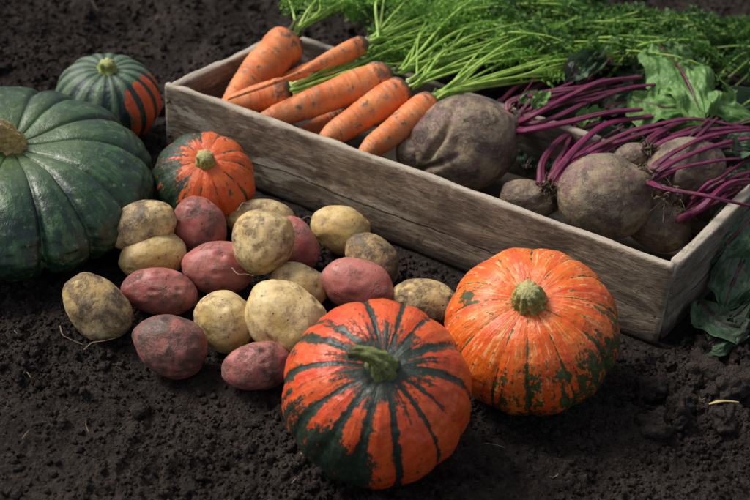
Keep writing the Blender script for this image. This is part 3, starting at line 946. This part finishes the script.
# the dense mass of carrot tops
variants = []
for k in range(7):
    rs = np.random.default_rng(500 + k); L = rs.uniform(.13, .20)
    C = spline([[0, 0, 0], [L * .35, rs.uniform(-.01, .01), L * .10], [L * .7, rs.uniform(-.02, .02), L * .12], [L, rs.uniform(-.03, .03), L * .02]], 30)
    V, fq = blades(C, .30, .024, rs, .8, rs.uniform(1.0, 1.8))
    Vt, ft, _ = tube(C, np.linspace(.0026, .0007, 30), 6)
    variants.append(((V, [fq], np.zeros(len(V))), (Vt, ft, np.linspace(0, 1, len(Vt)))))
parts = []; cnt = 0; sparts = []
rs = np.random.default_rng(9)
while cnt < 230:
    x, y = rs.uniform(330, 800), rs.uniform(-45, 112)
    low = np.interp(x, [330, 400, 460, 520, 600, 640, 680, 720, 760, 800], [10, 34, 50, 62, 56, 50, 46, 78, 100, 118])
    hi = np.interp(x, [330, 560, 590, 620, 660, 680, 700, 720, 800], [-40, -30, 2, 12, 26, 24, 16, 24, 34])
    if y > low or y < hi: continue
    z = rs.uniform(.015, .12)
    if y > low - 20: z = min(z, .10)
    P = W(x, y, z)
    uu_, vv_ = crate_uv(P)
    if -.02 < uu_ < CL + .02 and CD - .03 < vv_ < CD + .02 and z < .115: continue
    (V, fs, u), (VS, fS, uS) = variants[rs.integers(7)]
    s_ = rs.uniform(.55, 1.0) * (.75 if x > 600 else 1)
    a = rs.normal() * .7 + .15; e = rs.normal() * .3 + .12; ro = rs.normal() * .8
    ca, sa, ce, se, cr_, sr = math.cos(a), math.sin(a), math.cos(e), math.sin(e), math.cos(ro), math.sin(ro)
    Rz = np.array([[ca, -sa, 0], [sa, ca, 0], [0, 0, 1]]); Ry = np.array([[ce, 0, -se], [0, 1, 0], [se, 0, ce]]); Rx = np.array([[1, 0, 0], [0, cr_, -sr], [0, sr, cr_]])
    Q = (V * s_ - np.array([.05, 0, 0])) @ (Rz @ Ry @ Rx).T + P
    Q[:, 2] = np.maximum(Q[:, 2], .004)
    parts.append((Q, fs, u)); cnt += 1
    QS = (VS * s_ - np.array([.05, 0, 0])) @ (Rz @ Ry @ Rx).T + P; QS[:, 2] = np.maximum(QS[:, 2], .004); sparts.append((QS, fS, uS))
rs = np.random.default_rng(21)
for k in range(60):
    x, y = rs.uniform(400, 640), rs.uniform(-10, 60)
    if x > 540 and y < 26: continue
    if y > np.interp(x, [400, 460, 700], [26, 46, 56]): continue
    z = rs.uniform(.125, .150); P = W(x, y, z); a = rs.normal() * .35 + .1; L = rs.uniform(.12, .24)
    dx = np.array([math.cos(a), math.sin(a), 0]); cv = rs.normal() * .02
    C = spline([P - dx * .02 - [0, 0, .05], P + dx * .01, P + dx * L * .35 + [0, cv * .4, .012], P + dx * L * .7 + [0, cv, .010], P + dx * L + [0, cv * 1.8, -.02]], 30)
    if P[1] > 2.6 or (C[:, 2] < .004).any(): continue
    sparts.append((*tube(C, np.linspace(rs.uniform(.0018, .0028), .0008, 30), 7)[:2], np.repeat(.3, 212)))
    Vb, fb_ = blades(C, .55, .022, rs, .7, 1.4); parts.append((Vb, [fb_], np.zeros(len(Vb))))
V, fs, u = merge(parts)
V2, fs2, u2 = merge(sparts)
tag(mesh_obj('carrot_top_stalks', V2, fs2, STK, attrs={'uu': u2}), 'thin pale green stalks tangled among the feathery carrot tops', 'carrot tops', kind='stuff')
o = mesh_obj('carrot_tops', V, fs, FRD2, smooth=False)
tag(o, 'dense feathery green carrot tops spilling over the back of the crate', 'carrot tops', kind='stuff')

# ------------------------------------------------------------------ beetroots
m = M('beet_skin', .55, .45)
a = m.noise(18, 5, .6); b = m.noise(60, 6, .7, None, .5); cc = m.noise(250, 4, .7); st_ = m.noise(1, 5, .6, m.scalev(m.obj, (14, 14, 60)), .6)
c = m.mix(m.mr(a, .40, .60), (.090, .060, .046), (.29, .215, .125))
c = m.mix(m.mul(m.mr(st_, .45, .65), .5), c, (.32, .27, .16))
c = m.mix(m.mul(m.mr(b, .50, .62), .6), c, (.17, .075, .085))
c = m.mix(m.mul(m.mr(m.noise(16, 6, .7, None, .3), .51, .60), .70), c, (.17, .075, .09))
c = m.mix(m.mul(m.mr(m.noise(28, 7, .78, None, .3), .50, .60), .8), c, (.060, .043, .034))
c = m.mix(m.mul(m.mr(cc, .54, .68), .5), c, (.38, .31, .21))
BEET = m.done(c, m.bump(m.add(m.mul(b, 1.0), m.add(m.mul(cc, .4), m.mul(m.mr(m.voro(150), .2, .0), -.4))), .0028))
m = M('beet_stalk', .30, .5)
a = m.noise(35, 4, .6); uu = m.attr('uu'); sv = m.noise(2.2, 4, .6, m.attr('sv', True))
c = m.mix(m.mr(sv, .38, .62), (.055, .006, .026), (.29, .024, .115)); c = m.mix(m.mul(m.mr(a, .5, .65), .6), c, (.16, .04, .055)); c = m.mix(m.mul(m.mr(uu, .16, .0), .6), c, (.36, .09, .14))
c = m.mix(m.mul(m.mr(m.noise(70, 5, .7), .56, .68), .5), c, (.26, .10, .10))
BST = m.done(c, m.bump(sv, .0022), translucent=.06)
m = M('dark_beet_stalk', .45, .4)
c = m.mix(m.mr(m.noise(2.2, 4, .6, m.attr('sv', True)), .35, .65), (.05, .007, .022), (.16, .02, .06))
BSTD = m.done(c, m.bump(m.noise(90, 3), .0008))

ICO5D, ICO5F = ICO5


def stalk(root, pts, wid, mat=None, flat=.66, end_taper=.62):
    P = np.array([W(*p) for p in pts]); dep = (P[0] - CAM) @ F; R = wid * .5 * dep / FPX
    n = 44; C = spline(P, n); t = np.linspace(0, 1, n)
    C = C + .0016 * np.stack([vnoise(np.stack([t * 4 + P[0, 0] * 999 + q_ * 7, t * 0, t * 0], 1), 3) for q_ in range(3)], 1) * (t * 3).clip(0, 1)[:, None]
    rad = R * 1.02 * np.interp(t, [0, .05, .2, 1], [1.5, 1.2, 1.0, end_taper]) * (1 + .10 * vnoise(np.stack([t * 6 + P[0, 1] * 77, t * 0, t * 0], 1), 5))

    def sh(u, a): return 1 - .22 * np.exp(-((a - .2) / .45) ** 2) + .06 * np.cos(a * 7 + u * 2)
    V, fs, u = tube(C, rad, 28, flat, sh)
    aa = np.append(np.tile(np.linspace(0, 2 * np.pi, 28, endpoint=False), n), [0, 0])
    svv = np.stack([np.cos(aa) * 1.3, np.sin(aa) * 1.3, u * 1.2 + P[0, 0] * 50], 1)
    return mesh_obj('stalk', V, fs, mat or BST, root, attrs={'uu': u, 'sv': svv}), C


def beet(px, py, a, b, ang, zc, crown, label, seed, lump=.05, crease=None):
    r, u, v = basis(px, py); t = math.radians(ang)
    A = r * math.cos(t) + u * math.sin(t); B = -r * math.sin(t) + u * math.cos(t)
    C = W(px, py, zc); s = ((C - CAM) @ F) / FPX
    am, bm, cm = a * s, b * s, b * s * .95
    D = ICO5D
    cw = W(crown[0], crown[1], crown[2]); cd = cw - C; cdir = cd / np.linalg.norm(cd)
    rad = 1 + lump * vnoise(D * 1.2 + seed, 1) + lump * .5 * vnoise(D * 2.6 + seed, 2) + .010 * vnoise(D * 8 + seed, 3) + .004 * vnoise(D * 22, 4)
    rs = np.random.default_rng(seed)
    V = (D[:, :1] * am) * A + (D[:, 1:2] * bm) * B + (D[:, 2:3] * cm) * v
    V = V * rad[:, None]
    dirs = V / np.linalg.norm(V, axis=1)[:, None]
    q = np.arccos(np.clip(dirs @ cdir, -1, 1)); nn = np.linalg.norm(V, axis=1)
    V = V + cdir * (bm * .16 * np.exp(-(q / .30) ** 2))[:, None]          # shoulder rises to the crown
    V = V - dirs * (bm * .03 * np.exp(-((q - .5) / .16) ** 2))[:, None]
    if crease:
        for (cx, cy, ca_, cl, cwid, dp) in crease:          # dark folds, in units of the picture radius
            X = V @ r / am; Y = V @ u / bm; ca2 = math.radians(ca_)
            al = (X - cx) * math.cos(ca2) + (Y - cy) * math.sin(ca2); ac = -(X - cx) * math.sin(ca2) + (Y - cy) * math.cos(ca2) - .12 * al * al
            V = V - dirs * (bm * dp * np.exp(-(al / cl) ** 2 - (ac / cwid) ** 2) * (V @ v > 0))[:, None]
    base = C.copy(); base[2] = C[2] - bm
    root = empty('beetroot', base); tag(root, label, 'beetroot', 'beetroots lying in the crate')
    mesh_obj('root', V + C, ICO5F, BEET, root)
    # ragged crown: short stubs and scales
    cp_ = C + cdir * np.linalg.norm(cd) * .97
    sb = []
    for k in range(34):
        d = cdir * 1.0 + rs.normal(size=3) * .8; d /= np.linalg.norm(d); b0 = cp_ + rs.normal(size=3) * bm * .13 - cdir * bm * .06
        L = rs.uniform(.006, .017)
        sb.append(tube(spline([b0, b0 + d * L * .5 + rs.normal(size=3) * .0015, b0 + d * L], 8), np.linspace(rs.uniform(.0014, .0030), .0007, 8), 7))
    for k in range(16):
        d = cdir * .7 + rs.normal(size=3) * .7; d /= np.linalg.norm(d); b0 = cp_ + rs.normal(size=3) * bm * .10
        L = rs.uniform(.015, .034)
        sb.append(tube(spline([b0, b0 + d * L * .5 + rs.normal(size=3) * .004, b0 + d * L - np.array([0, 0, .006])], 10), np.linspace(.0007, .0003, 10), 5))
    V2, fs, u2 = merge(sb); mesh_obj('crown', V2, fs, BCROWN, root)
    return root, C


m = M('beet_crown', .8, .3)
BCROWN = m.done(m.mix(m.mr(m.noise(160, 3), .4, .62), (.055, .022, .026), (.13, .12, .06)), m.bump(m.noise(300, 3), .001))

b1, c1 = beet(463, 143, 55, 49, 8, .088, (514, 124, .105), 'largest round beetroot, creased and brown, beside the carrots', 3, .05, crease=[(-.42, .05, 62, .60, .07, .15), (-.62, -.50, 20, .45, .06, .15), (-.12, -.05, 100, .22, .11, .10), (.25, .35, 140, .3, .10, .05)])
b0, _ = beet(416, 152, 22, 20, 40, .074, (432, 140, .085), 'small grey beetroot pinched between last carrot and largest beetroot', 5, .06)
b2, _ = beet(529, 199, 30, 19, -14, .060, (548, 186, .100), 'half buried beetroot low between the two large round ones', 8, .05)
b3, _ = beet(604, 197, 48.5, 43.5, -15, .094, (644, 178, .128), 'smooth olive brown round beetroot at the front board near the right end', 12, .025)
b4, _ = beet(632, 158, 22, 15, 10, .105, (648, 150, .125), 'small beetroot top peeping behind the olive brown round one', 14, .05)
b5, _ = beet(684, 172, 41, 34, 20, .105, (668, 196, .125), 'shaded brown beetroot under the arching purple stalks at the right', 17, .03)
b6, _ = beet(660, 226, 32, 26, -20, .060, (682, 216, .085), 'dark beetroot deep in the right corner of the crate', 19, .04)

Z = .125
stalk(b1, [(516, 124, .105), (533, 115, .128), (567, 97, .140), (600, 83, .150), (642, 76, .150)], 8)
stalk(b1, [(518, 128, .10), (552, 118, .122), (593, 100, .135), (627, 88, .142), (655, 84, .140)], 6)
stalk(b1, [(516, 131, .105), (530, 130, .122), (567, 122, .130), (607, 113, .135), (642, 110, .130)], 9.5)
stalk(b1, [(508, 112, .11), (512, 101, .12), (547, 92, .13), (583, 87, .135), (620, 80, .12)], 6.5)
stalk(b1, [(505, 108, .10), (520, 95, .11), (550, 80, .115), (575, 70, .12)], 5, BSTD)
stalk(b1, [(500, 102, .10), (515, 88, .105), (540, 76, .11)], 5, BSTD)
stalk(b1, [(517, 118, .10), (530, 108, .115), (560, 93, .12), (590, 78, .12), (623, 45, .13)], 5, BSTD)
stalk(b2, [(546, 186, .090), (562, 165, .105), (587, 140, .120), (607, 125, .125), (645, 116, .12), (690, 110, .11)], 8.5)
stalk(b2, [(549, 189, .088), (582, 156, .110), (624, 134, .128), (658, 123, .135), (691, 119, .135), (745, 128, .12)], 6)
stalk(b2, [(551, 191, .088), (575, 170, .105), (600, 149, .115), (640, 135, .12), (662, 128, .12)], 7)
stalk(b2, [(541, 184, .085), (543, 163, .095), (556, 145, .10), (575, 132, .10), (600, 122, .10)], 8, BSTD)
stalk(b2, [(546, 182, .080), (560, 158, .09), (575, 140, .09)], 6, BSTD)
stalk(b4, [(643, 153, .115), (652, 137, .125), (673, 125, .125), (700, 116, .11)], 8, BSTD)
stalk(b4, [(648, 151, .118), (674, 137, .130), (714, 128, .130), (750, 127, .12)], 6)
stalk(b3, [(646, 175, .130), (658, 163, .142), (676, 151, .152), (708, 137, .150), (750, 130, .13), (775, 135, .11)], 6.5)
stalk(b3, [(648, 178, .128), (662, 168, .142), (682, 157, .150), (714, 145, .148), (755, 140, .13), (780, 146, .10)], 7)
stalk(b3, [(650, 180, .126), (665, 172, .138), (688, 165, .145), (714, 161, .143), (742, 158, .13)], 5.5)
stalk(b3, [(646, 181, .128), (662, 187, .138), (690, 193, .140), (720, 200, .135), (770, 211, .09)], 6.5)
stalk(b5, [(694, 198, .105), (706, 187, .128), (722, 176, .135), (745, 162, .12), (770, 158, .10)], 7)
stalk(b6, [(679, 219, .085), (700, 208, .110), (722, 188, .128), (745, 180, .125), (775, 182, .09)], 9)
stalk(b6, [(683, 222, .080), (706, 204, .105), (735, 184, .120), (770, 190, .08)], 7, BSTD)
stalk(b5, [(705, 190, .11), (730, 178, .125), (760, 170, .11)], 6, BSTD)
rs = np.random.default_rng(77)
for (b_, p0, tgt, k_) in ((b1, (514, 122, .10), (595, 84, .120), 13), (b2, (547, 186, .082), (622, 126, .112), 6), (b3, (648, 178, .122), (740, 142, .130), 8), (b4, (648, 150, .112), (712, 124, .115), 7), (b6, (682, 218, .078), (745, 175, .115), 7)):
    for k in range(k_):
        e = (tgt[0] + rs.normal() * 22, tgt[1] + rs.normal() * 12, tgt[2] + rs.normal() * .008)
        s0 = (p0[0] + rs.normal() * 2.5, p0[1] + rs.normal() * 4, p0[2] - .004)
        md = ((s0[0] * .6 + e[0] * .4) + rs.normal() * 4, (s0[1] * .6 + e[1] * .4) - rs.uniform(0, 8), (s0[2] + e[2]) / 2 + .008)
        stalk(b_, [s0, md, e], rs.uniform(2.6, 5.0), BSTD if rs.uniform() < .4 else BST)
# hanging root hair of the olive beet
Cc = spline([W(657, 180, .125), W(661, 190, .115), W(664, 205, .10), W(663, 222, .09)], 24)
V, fs, u_ = tube(Cc, np.linspace(.0011, .0005, 24), 6); mesh_obj('root_hair', V, fs, HAIR, b3)

# ------------------------------------------------------------------ beet leaves
def bleaf_mat(name, g1, g2, pale, vein=(.20, .03, .09), purple=0.0, tr=.2):
    m = M(name, .48, .45)
    uv = m.attr('luv', True); sep = m.N('ShaderNodeSeparateXYZ'); m.t.links.new(uv, sep.inputs[0])
    U_, V_ = sep.outputs[0], sep.outputs[1]
    av = m.math('ABSOLUTE', V_)
    mid = m.mr(av, .045, .02)
    sl = m.add(m.mul(U_, 7.0), m.mul(av, -3.2)); sl = m.add(sl, m.mul(m.noise(3, 2, .5, uv), .7)); fr = m.math('FRACT', sl)
    dv = m.math('ABSOLUTE', m.add(fr, -.5)); side = m.mul(m.mr(dv, .06, .02), .55)
    a = m.noise(30, 4, .6); b = m.noise(160, 4, .6); vo = m.voro(110, 'DISTANCE_TO_EDGE')
    c = m.mix(m.mr(a, .35, .65), g1, g2); c = m.mix(m.mul(m.mr(b, .45, .7), .4), c, pale)
    if purple: c = m.mix(m.mul(m.mr(m.noise(16, 4, .6), .42, .62), purple), c, (.09, .035, .05))
    c = m.mix(m.mul(side, .5), c, pale)
    c = m.mix(mid, c, vein)
    c = m.mix(m.mul(m.mr(m.noise(60, 5, .7), .62, .72), .5), c, (.04, .03, .02))
    h = m.add(m.mul(m.mr(vo, 0, .3), .25), m.add(m.mul(side, -1.0), m.mul(m.noise(38, 4, .6), 1.0)))
    return m.done(c, m.bump(h, .0018, .8), translucent=tr)


LG = bleaf_mat('beet_leaf_bright', (.085, .20, .040), (.15, .30, .070), (.22, .37, .13))
LD = bleaf_mat('beet_leaf_dark', (.030, .070, .032), (.055, .11, .050), (.10, .16, .09), purple=.45)
LB = bleaf_mat('beet_leaf_blue', (.035, .090, .042), (.065, .14, .065), (.13, .20, .11), purple=.3)


def bleaf(parent, base, mid, tip, width, mat, seed, nrm=(0, 0, 1), cup=.25, ruffle=.010, fold=0, thing=None, stalkto=None):
    """blade along base-mid-tip (px,py,z); width in metres (half)"""
    P = [W(*base), W(*mid), W(*tip)]
    nu, nv = 90, 61; C = spline(P, nu); T = np.gradient(C, axis=0); T /= np.linalg.norm(T, axis=1)[:, None]
    nn = np.array(nrm, float); S = np.cross(T, nn); S /= np.linalg.norm(S, axis=1)[:, None]; Nn = np.cross(S, T)
    u = np.linspace(0, 1, nu); vv = np.linspace(-1, 1, nv)
    prof = np.interp(u, [0, .05, .14, .28, .45, .65, .82, .94, 1], [.10, .38, .74, .97, 1.0, .85, .58, .26, .02])
    U_, V_ = np.meshgrid(u, vv, indexing='ij'); U_ = U_.ravel(); V_ = V_.ravel()
    X = np.repeat(C, nv, 0); SS = np.repeat(S, nv, 0); NN = np.repeat(Nn, nv, 0); TT = np.repeat(T, nv, 0)
    q = np.stack([U_ * 4 + seed, V_ * 3, U_ * 0], 1)
    edgej = 1 + .22 * fbm(np.stack([U_ * 9 + seed * 3, np.sign(V_) * 5, U_ * 0], 1), 3, seed)
    wd = width * np.repeat(prof, nv) * (1 + (edgej - 1) * np.abs(V_))
    hgt = ruffle * (np.abs(V_) ** 1.3) * vnoise(np.stack([U_ * 8 + seed, V_ * 2.2, U_ * 0], 1), seed) * 1.7 + .45 * ruffle * fbm(q * 2, 3, seed + 2)
    hgt -= .004 * np.exp(-(V_ / .07) ** 2)
    hgt += cup * width * (np.abs(V_) ** 2)
    tw = fold * (U_ - .3)
    V = X + SS * (V_ * wd * np.cos(tw))[:, None] + NN * (hgt + V_ * wd * np.sin(tw))[:, None] + TT * (width * .12 * (1 - np.abs(V_)) * 0)[:, None]
    f = grid_faces(nv, nu)
    o = mesh_obj('leaf', V, f, mat, parent, attrs={'luv': np.stack([U_, V_, U_ * 0], 1)})
    # raised midrib as a sub-part
    Vr, fr_, ur = tube(C - Nn * .0032, np.linspace(.0026, .0007, nu), 8)
    mesh_obj('midrib', Vr, fr_, BST, o, attrs={'uu': ur * .8 + .2, 'sv': np.stack([ur, ur, ur * 3], 1)})
    return o


bleaf(b1, (655, 38, .150), (684, 72, .152), (705, 120, .128), .052, LG, 3, (.1, -.25, 1), cup=-.12, ruffle=.013)
bleaf(b1, (632, 98, .12), (655, 104, .128), (700, 112, .124), .036, LG, 9, (0, -.3, 1), cup=-.1)
bleaf(b2, (700, 100, .10), (735, 108, .11), (775, 122, .08), .035, LG, 14, (0, -.2, 1), cup=-.1)
bleaf(b4, (690, 120, .10), (715, 112, .10), (765, 100, .08), .030, LD, 16, (0, -.2, 1))
bleaf(b1, (566, 82, .128), (580, 66, .142), (600, 52, .14), .018, LD, 21, (.3, -.6, 1), cup=.3)
bleaf(b1, (583, 76, .130), (594, 66, .136), (600, 56, .13), .012, LB, 22, (.3, -.6, 1), cup=.3)
bleaf(b1, (610, 62, .11), (630, 72, .11), (655, 70, .11), .028, LB, 24, (0, -.3, 1))
bleaf(b1, (596, 54, .11), (612, 60, .12), (640, 52, .12), .024, LD, 29, (0, -.3, 1))
bleaf(b1, (532, 108, .13), (540, 98, .142), (548, 92, .145), .010, LG, 26, (.4, -.6, 1), cup=.3, ruffle=.004)
bleaf(b1, (575, 122, .115), (590, 116, .118), (607, 108, .12), .012, LG, 27, (0, -.4, 1), ruffle=.004)
for k_, (bb, x_, y_, z_, a_, l_, w_) in enumerate(((b1, 528, 150, .050, 20, 42, .020), (b1, 540, 128, .070, -10, 50, .020), (b2, 560, 150, .060, 35, 48, .022), (b2, 580, 132, .078, 5, 55, .022),
        (b1, 560, 100, .085, 15, 60, .022), (b1, 590, 92, .085, -10, 60, .020), (b2, 610, 135, .080, 0, 50, .018), (b2, 548, 170, .045, 40, 40, .020), (b1, 525, 170, .035, 70, 40, .020),
        (b4, 660, 118, .095, 0, 60, .020), (b5, 715, 185, .080, 20, 50, .022), (b5, 735, 170, .095, -5, 50, .022), (b4, 720, 140, .095, 10, 60, .024))):
    ca_, sa_ = math.cos(math.radians(a_)), math.sin(math.radians(a_))
    bleaf(bb, (x_, y_, z_), (x_ + l_ * .5 * ca_, y_ - l_ * .5 * sa_, z_ + .012), (x_ + l_ * ca_, y_ - l_ * sa_, z_), w_, LD if k_ % 3 else LB, 80 + k_, (0, -.3, 1), cup=-.15, ruffle=.007)
bleaf(b1, (548, 112, .10), (570, 106, .105), (600, 96, .10), .018, LD, 61, (0, -.4, 1))
bleaf(b2, (585, 150, .085), (610, 140, .09), (645, 138, .09), .018, LD, 62, (0, -.4, 1))
bleaf(b1, (600, 108, .10), (630, 100, .105), (668, 98, .10), .022, LD, 63, (0, -.4, 1))
bleaf(b1, (520, 104, .12), (526, 97, .125), (536, 90, .125), .007, LG, 64, (.4, -.6, 1), ruffle=.003)
bleaf(b3, (722, 150, .125), (740, 149, .135), (775, 158, .12), .014, LB, 33, (0, -.6, 1), cup=.2)
bleaf(b4, (668, 132, .11), (690, 126, .115), (720, 124, .11), .012, LG, 34, (0, -.4, 1), ruffle=.004)
# drooping outside the right end of the crate
bleaf(b5, (765, 205, .08), (738, 232, .085), (708, 262, .060), .036, LB, 41, (.2, -.5, 1), cup=-.15, ruffle=.010)
bleaf(b6, (752, 240, .060), (738, 272, .050), (722, 312, .018), .034, LB, 44, (.35, -.5, 1), cup=-.15, ruffle=.010)
bleaf(b6, (700, 300, .018), (722, 322, .034), (752, 330, .020), .030, LB, 47, (.1, -.3, 1), cup=-.15, ruffle=.009)
bleaf(b3, (760, 185, .09), (748, 212, .07), (735, 240, .05), .030, LD, 49, (.2, -.5, 1))
bleaf(b6, (700, 345, .010), (716, 338, .022), (752, 300, .030), .024, LD, 52, (.1, -.3, 1), cup=-.1)

# ------------------------------------------------------------------ light
SUN_EL, SUN_AZ = math.radians(50), math.atan2(-.92, .38)
sd = np.array([math.sin(SUN_AZ) * math.cos(SUN_EL), math.cos(SUN_AZ) * math.cos(SUN_EL), math.sin(SUN_EL)])
lt = bpy.data.lights.new('sun', 'SUN'); lt.energy = 1.5; lt.angle = math.radians(20); lt.color = (1, .95, .88)
so = bpy.data.objects.new('sun', lt); COL.objects.link(so)
so.rotation_euler = Vector(sd).to_track_quat('Z', 'Y').to_euler(); so.location = (-2, 2, 3)
w = bpy.data.worlds.new('World'); SC.world = w; w.use_nodes = True
nt = w.node_tree; nt.nodes.clear()
sky = nt.nodes.new('ShaderNodeTexSky'); sky.sky_type = 'NISHITA'; sky.sun_disc = False
sky.sun_elevation = SUN_EL; sky.sun_rotation = SUN_AZ; sky.dust_density = 4; sky.air_density = 1.0; sky.ozone_density = .6
bg = nt.nodes.new('ShaderNodeBackground'); bg.inputs[1].default_value = .062
ow = nt.nodes.new('ShaderNodeOutputWorld'); hs = nt.nodes.new('ShaderNodeHueSaturation'); hs.inputs['Saturation'].default_value = .45; nt.links.new(sky.outputs[0], hs.inputs['Color']); nt.links.new(hs.outputs[0], bg.inputs[0]); nt.links.new(bg.outputs[0], ow.inputs[0])

cd = bpy.data.cameras.new('camera'); co = bpy.data.objects.new('camera', cd); COL.objects.link(co)
cd.sensor_width = 36; cd.lens = FPX / 750 * 36; cd.clip_end = 200; cd.clip_start = .05
from mathutils import Matrix
Mx = Matrix.Identity(4)
for i in range(3):
    Mx[i][0] = float(R2[i]); Mx[i][1] = float(U2[i]); Mx[i][2] = float(-F[i]); Mx[i][3] = float(CAM[i])
co.matrix_world = Mx
foc = (W(400, 330, .05) - CAM) @ F
print('focus', foc)
cd.dof.use_dof = True; cd.dof.focus_distance = foc; cd.dof.aperture_fstop = 5.8
SC.camera = co
SC.view_settings.view_transform = 'Standard'; SC.view_settings.look = 'None'; SC.view_settings.gamma = 1; SC.view_settings.exposure = 1.0
SC.view_settings.use_curve_mapping = False
SC.render.engine = 'CYCLES'
